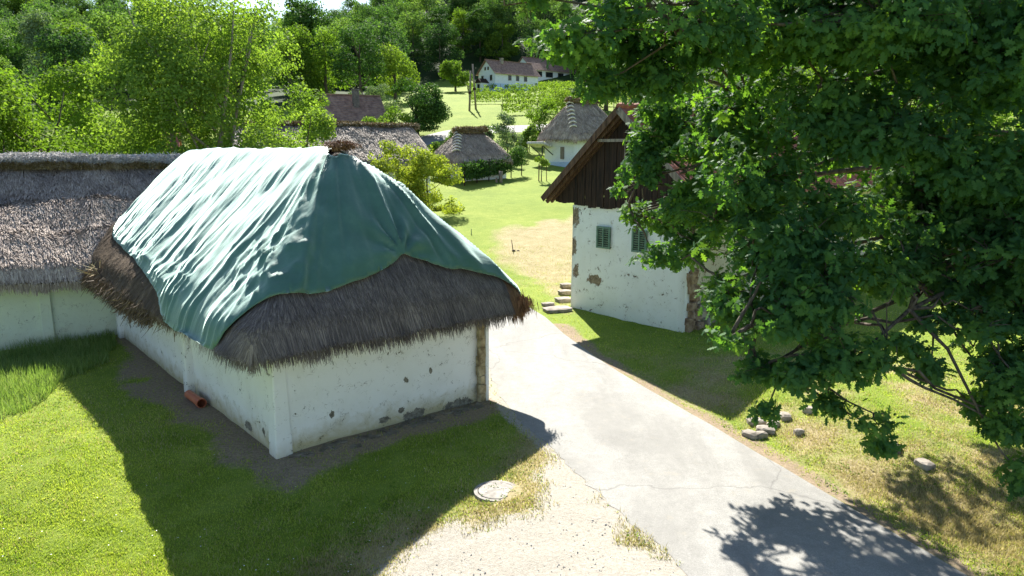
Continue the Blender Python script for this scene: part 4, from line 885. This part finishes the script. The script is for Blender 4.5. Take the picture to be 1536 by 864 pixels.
# trellised grapevine along the hut
a_=GG(697,278)+np.array([0,-.3,0]);b_=GG(782,262)+np.array([0,-.6,0]); n=13000; r=np.random.default_rng(9); t_=r.random(n); c_=a_[None]+(b_-a_)[None]*t_[:,None]; keep=(fbm(t_*9,t_*0,seed=5)>.3)&(r.random(n)<.6); c_=c_[keep]; n=len(c_)
P=c_+np.stack([r.normal(size=n)*.25,r.normal(size=n)*.3,.45+r.random(n)*(.5+1.6*fbm(t_[keep]*14,t_[keep]*0,seed=6))+.5*sstep(.7,.85,t_[keep])],1); V,F,q=leaves(P,r.normal(size=(n,3))+np.array([0,-.4,.6]),.17*(.6+.8*r.random(n)),LEAF4,5); e=empty('grape_trellis',(0,0,0)); tag(e,'leafy grapevine on a trellis in front of the thatched hut','grapevine'); npmesh('vine_leaves',V,F,M['dark'],e,rnd=q)
for k in range(6):
    q=a_+(b_-a_)*(k/5.); mb=MB(); mb.beam(tuple(q-[0,0,.2]),tuple(q+[0.05,0,1.9]),.09,.09); mb.build('post',M['dkwood'],e)
# staked sapling, wooden post, leaning stake
p=GG(812,272); e=tree('sapling',tuple(p),2.1,.75,.9,6,700,.16,'vine',501,'small staked sapling on the meadow in front of the granary',cat='sapling',trunk=.05,limbs=3)
for k in range(3): a=k*2.1; mb=MB(); mb.beam((.45*math.cos(a),.45*math.sin(a),-.1),(.42*math.cos(a),.42*math.sin(a),1.5),.06,.06); mb.build('stake',M['wood'],e)
p=GG(751,274); e=empty('wooden_post',tuple(p)); tag(e,'short thick grey wooden post standing in the meadow','post'); mb=MB(); mb.tube([(0,0,-.2),(0,0,.5),(.02,0,.98)],[.17,.16,.15],9); mb.build('shaft',M['greywood'],e,smooth=True); mb=MB(); mb.box((-.36,0,.2),(.16,.16,.45),jit=.02); mb.build('stub',M['greywood'],e)
p=GG(770,377); e=empty('stake',tuple(p)); tag(e,'thin dark stake leaning in the bare meadow between the two roofs','stake'); mb=MB(); mb.tube([(0,0,-.1),(-.05,0,.3),(-.10,0,.62)],[.028,.024,.016],6); mb.build('shaft',M['dkwood'],e)
mb=MB(); rock(mb,(.02,0,.03),(.12,.1,.07),4); rock(mb,(.26,.05,.02),(.10,.06,.05),5); mb.build('clod',M['dkwood'],e)
p=GG(707,352); o=MB().tube([(0,0,0),(0,0,.35)],[.03,.02],6).build('peg',M['shutter'],None); o.location=tuple(p); tag(o,'tiny green peg in the meadow just behind the tarpaulin edge','peg')

# ------------------------------------------------------------------ the big oak
ot=empty('oak_tree',(12.8,14.6,tz(12.8,14.6)-.1)); tag(ot,'huge dark green oak with lobed leaves hanging over the road at right','tree')
OB=[(757,8,11,.38),(800,-20,11,.8),(835,45,11.5,.62),(872,60,11,.75),(895,125,11.5,.42),(925,60,12,.9),(985,120,12,.7),(1010,40,11,1.),(1090,60,12,1.1),(1200,40,12,1.2),(1320,40,11,1.2),(1450,60,11.5,1.3),(1540,100,11,1.3),
(1000,200,16.5,.75),(955,262,16.5,.42),(946,322,16.5,.34),(995,330,17,.7),(1045,200,17,1.3),(1055,290,16.5,1.2),(975,385,16.,.38),(1055,375,16.5,.75),(1120,150,13.5,1.),(990,262,15.8,.55),(1010,310,15.5,.6),(985,165,16,.45),(1085,425,13.5,.35),(1040,350,15,.6),(1100,210,14,.9),(1110,320,13,.8),(1000,385,15.,.4),(1190,370,11.5,.8),(1140,270,12.5,1.),(1130,380,11.8,.85),(1092,450,12,.5),(1095,505,10.8,.3),(1180,470,11,.75),(1140,555,11,.34),(1150,615,11,.2),(1200,560,10.5,.42),(1238,610,10.5,.24),(1280,540,10.3,.55),(1310,620,10.2,.36),(1318,665,10.2,.2),(1250,430,11,.85),(1240,180,12,1.),(1350,200,11.5,1.1),(1270,320,12,.7),(1345,290,13,.4),(1330,510,10.5,.3),(1440,250,11.5,1.),(1530,260,11,1.),(1400,340,12,.8),(1475,330,12,1.),(1405,425,12,.4),(1455,465,11,.45),(1535,470,11,.7),(1500,555,10.5,.4),(1375,530,10.5,.28),(1440,390,13,.5),(1500,300,12,1.),(1430,300,12.5,.9),(1535,350,11,.9),(1385,290,12.5,.7),(1365,400,11.5,.4),(1520,430,11.5,.7),(1460,520,11.5,.35),(1480,590,11,.35),(1525,640,10.5,.4),(1330,420,11.5,.5),(1070,330,14,.7),(1020,260,15,.7),(965,300,15.8,.35),(958,212,16,.34),(978,240,16,.5),(955,350,15.8,.34),(1400,475,11.2,.4),(1440,430,11.5,.5),(1395,560,10.6,.24),(1460,610,10.6,.25),(1530,540,10.8,.5),(925,285,16,.16),(1350,400,12,.6),(1130,470,12,.6),(1230,490,11.5,.6),(1500,390,11,.7),(1480,500,10.5,.35),(1540,580,10,.55),(1500,640,10,.25),(1540,720,9.8,.4),(1200,-150,12,1.6),(1000,-120,12,1.3),(1400,-150,12,1.8),(1650,100,11,1.8),(1650,400,11,1.5),(850,-120,12,1.)]
BBk=[(1180,290,18.5,1.1),(1255,230,19,1.3),(1350,250,19,1.3),(1120,320,17.5,.85),(1080,230,18.,.8),(1310,330,18.5,.8),(1090,70,19,1.2),(1200,60,19.5,1.4),(1330,100,20,1.4),(1010,30,18,1.1),(1420,150,19,1.5),(1500,60,18,1.7),(1150,-60,19,1.5),(1300,-60,19,1.7),(1560,260,17,1.6),(1640,330,16,1.6),(1100,-160,17,1.8),(1420,-160,16,2.4),(1620,-20,16,2.4)]
def blobw(L): return [(*(PP(u,v,Y)-np.array(ot.location)),r_) for u,v,Y,r_ in L]
ob=blobw(OB); obk=blobw(BBk); r=np.random.default_rng(88)
def rosettes(bl,nc_,per,ls,seed,thr):
    P,d=crown_pts(bl,nc_,seed,1.6,thr,inner=.15); r=np.random.default_rng(seed); n=len(P); ax=unit(d*.5+r.normal(size=(n,3))*.35+np.array([-.1,-.3,.55]))
    PP_=np.repeat(P,per,0); AX=np.repeat(ax,per,0); rd=r.normal(size=(n*per,3)); dr_=unit(rd-AX*(rd*AX).sum(1,keepdims=True)); nr=unit(AX+dr_*.35+r.normal(size=(n*per,3))*.28)
    V,F,q=leaves(PP_+dr_*.03+r.normal(size=PP_.shape)*.03,nr,ls*(.6+.6*r.random(len(PP_))),LEAFO,seed,dirs=dr_-np.array([0,0,.15]),rndv=np.clip(np.repeat(r.random(n),per)*.6+r.random(n*per)*.4,0,1))
    return P,V,F,q
P1,V1,F1,q1=rosettes(ob,15500,8,.15,601,.42); P2,V2,F2,q2=rosettes(obk,4200,7,.19,602,.36)
npmesh('crown',np.concatenate([V1,V2]),np.concatenate([F1,F2+len(V1)]),M['oak'],ot,rnd=np.concatenate([q1,q2]))
mb=MB(); mb.tube([(0,0,-.3),(.1,0,1.5),(-.1,.1,3.5),(.1,.2,6),(0,.4,9),(-.3,.5,12)],[.62,.5,.45,.38,.27,.12],12); tr_=mb.build('trunk',M['bark'],ot,smooth=True)
mb=MB(); rr2=random.Random(4)
def limb(p0,p1,r0,sag=.5):
    p0=Vector(p0);p1=Vector(p1); pts=[];rad=[]
    for k in range(7):
        q=k/6; p=p0.lerp(p1,q)+Vector((rr2.uniform(-.12,.12),rr2.uniform(-.12,.12),sag*math.sin(math.pi*q)+rr2.uniform(-.1,.1)))*(1 if 0<k<6 else 0); pts.append(p); rad.append(r0*(1-.85*q)+.006)
    mb.tube(pts,rad,7); return pts
mains=[]
for i,j in enumerate((7,9,10,13,18,21,22,34,36,40,15,25)):
    c=ob[j]; mains.append(limb((0,.1,min(9.5,max(4.2,c[2]*.75+2.))),c[:3],.085,.6))
for c in obk[:8]: mains.append(limb((0,.2,min(9.,c[2]*.7+1)),c[:3],.08,.5))
mp_=[p for m_ in mains for p in m_[2:]]
for c in ob+obk:
    c3=Vector(c[:3]); nb=sorted(mp_,key=lambda p:(p-c3).length)[rr2.randrange(5)]; limb(nb,c3,.026,.15)
cc=[Vector(c[:3]) for c in ob]
for k in range(0,len(P1),5):
    p=Vector(P1[k]); nb=min(cc,key=lambda q:(q-p).length); mb.tube([nb,nb.lerp(p,.5)+Vector((rr2.uniform(-.08,.08),rr2.uniform(-.08,.08),.05)),p],[.014,.008,.004],4,cap=False)
mb.build('limbs',M['bark'],ot,smooth=True)

# ------------------------------------------------------------------ lawn and grass (uncountable)
r=np.random.default_rng(99)
def scatter(n,ymin,ymax,p=1.6):
    u_=r.random(n); y=1/(( 1/ymin**p)*(1-u_)+(1/ymax**p)*u_)**(1/p); x=y*r.uniform(-.86,.86,n); return x,y
import itertools
def bil(A,x,y):
    i=np.clip(np.searchsorted(xs,x)-1,0,nx_g-2); j=np.clip(np.searchsorted(ys,y)-1,0,ny_g-2); return A[j,i]
nx_g,ny_g=len(xs),len(ys)
x,y=scatter(800000,8.4,40)
lx_,ly_=loc1(x,y); hs=(lx_>-.05)&(lx_<5.5)&(ly_>-.05)&(ly_<13)
dv_=bil(dry,x,y);sv=bil(soil,x,y);gv=bil(gravel,x,y);rv=bil(rsd,x,y)
q_=r.random(len(x)); _m=GG(745,738); ok=(np.hypot(x-_m[0],y-_m[1])>.47)&(~hs)&(rv<-.05)&(q_>gv*1.1)&(q_>sv*.93)
isdry=r.random(len(x))<dv_
def mk(nm,k,mat,h0,h1,w_,lab,seed):
    P=np.stack([x[k],y[k],terr(x[k],y[k])-.005],1); n=len(P); sc_=(.7+.03*y[k]); V,F,q=blades(P,(h0+(h1-h0)*r.random(n))*(.7+.6*fbm(x[k]*.8,y[k]*.8,seed=2)),w_*sc_*(.6+.8*r.random(n)),seed,1.1)
    o=npmesh(nm,V,F,M[mat],None,rnd=q); tag(o,lab,'grass',kind='stuff')
mk('lawn_grass',ok&(~isdry),'grass',.02,.055,.007,'short green lawn grass round the cottages',1)
mk('dry_grass',ok&isdry&(q_>gv*.9),'dry',.03,.09,.006,'dry yellowed grass along the road and bank',2)
TG=[GG(*p)[:2] for p in ((-60,640),(-60,540),(60,520),(165,492),(172,515),(150,545),(95,575),(40,615),(0,632))]
n=60000; x=r.uniform(-22,-11,n); y=r.uniform(15,27,n); k=poly_sd(x,y,TG)+(fbm(x,y,seed=3)-.5)*.8>0; x=x[k];y=y[k]; P=np.stack([x,y,terr(x,y)],1); n=len(P)
V,F,q=blades(P,(.12+.24*r.random(n))*(.6+.8*fbm(x*.7,y*.7,seed=12)),.010*(.6+.8*r.random(n)),5,.9); tag(npmesh('tall_grass',V,F,M['tall'],None,rnd=q),'long unmown grass between the barn and the cottage','grass',kind='stuff')
x,y=scatter(450,9,17); lx_,ly_=loc1(x,y); k=(bil(rsd,x,y)<-1)&(bil(gravel,x,y)<.3)&(x<1)&(fbm(x*.8,y*.8,seed=30)>.5)&~((lx_>-1)&(lx_<6)&(ly_>-1)); x=x[k];y=y[k]; n=len(x)
P=np.stack([x,y,terr(x,y)+.06],1); d4=np.array([[-1,-1,0],[1,-1,0],[1,1,0],[-1,1,0]])*.009; V=(P[:,None]+d4[None]).reshape(-1,3); tag(npmesh('daisies',V,np.arange(4*n).reshape(-1,4),M['petal'],None),'tiny white daisies scattered in the lawn','daisies',kind='stuff')
x,y=scatter(5200,8.6,26); lx_,ly_=loc1(x,y); k=(bil(rsd,x,y)<-.1)&(bil(gravel,x,y)<.6)&(fbm(x*1.1,y*1.1,seed=36)>.52)&~((lx_>-.3)&(lx_<5.6)&(ly_>-.3)&(ly_<13)); x=x[k];y=y[k]; n=len(x)
P=np.repeat(np.stack([x,y,terr(x,y)+.035],1),6,0)+r.normal(size=(n*6,3))*np.array([.05,.05,.012]); V,F,q=leaves(P,r.normal(size=P.shape)*.45+np.array([0,0,1]),.04*(.6+.9*r.random(len(P))),LEAF4,8); tag(npmesh('broadleaf_weeds',V,F,M['mid'],None,rnd=q),'low broadleaf weeds scattered through the lawn and verge','weeds',kind='stuff')
# loose pebbles on the gravel
x,y=scatter(14000,8.8,18); gv=bil(gravel,x,y); k=(gv>.3)&(bil(rsd,x,y)<.0)&(r.random(len(x))<.6); x=x[k];y=y[k]; n=len(x); s_=.005+.016*r.random(n)**3; P=np.stack([x,y,terr(x,y)],1)
base=np.array([[1,0,0],[0,1,0],[-1,0,0],[0,-1,0],[0,0,.8]]); rot=r.random(n)*6.28; ca,sa=np.cos(rot),np.sin(rot); B=base[None]*s_[:,None,None]*np.stack([1+.5*r.random(n),.7+.4*r.random(n),np.ones(n)],1)[:,None]; B2=B.copy(); B2[...,0]=B[...,0]*ca[:,None]-B[...,1]*sa[:,None]; B2[...,1]=B[...,0]*sa[:,None]+B[...,1]*ca[:,None]
V=(P[:,None]+B2).reshape(-1,3); F=(np.array([[0,1,4],[1,2,4],[2,3,4],[3,0,4]])[None]+(np.arange(n)*5)[:,None,None]).reshape(-1,3); tag(npmesh('pebbles',V,F,simple('pebble_stone',(.30,.28,.25),(.50,.47,.42),9,.9,2,0),None),'loose pale pebbles on the gravel patch','pebbles',kind='stuff')
print('done building')
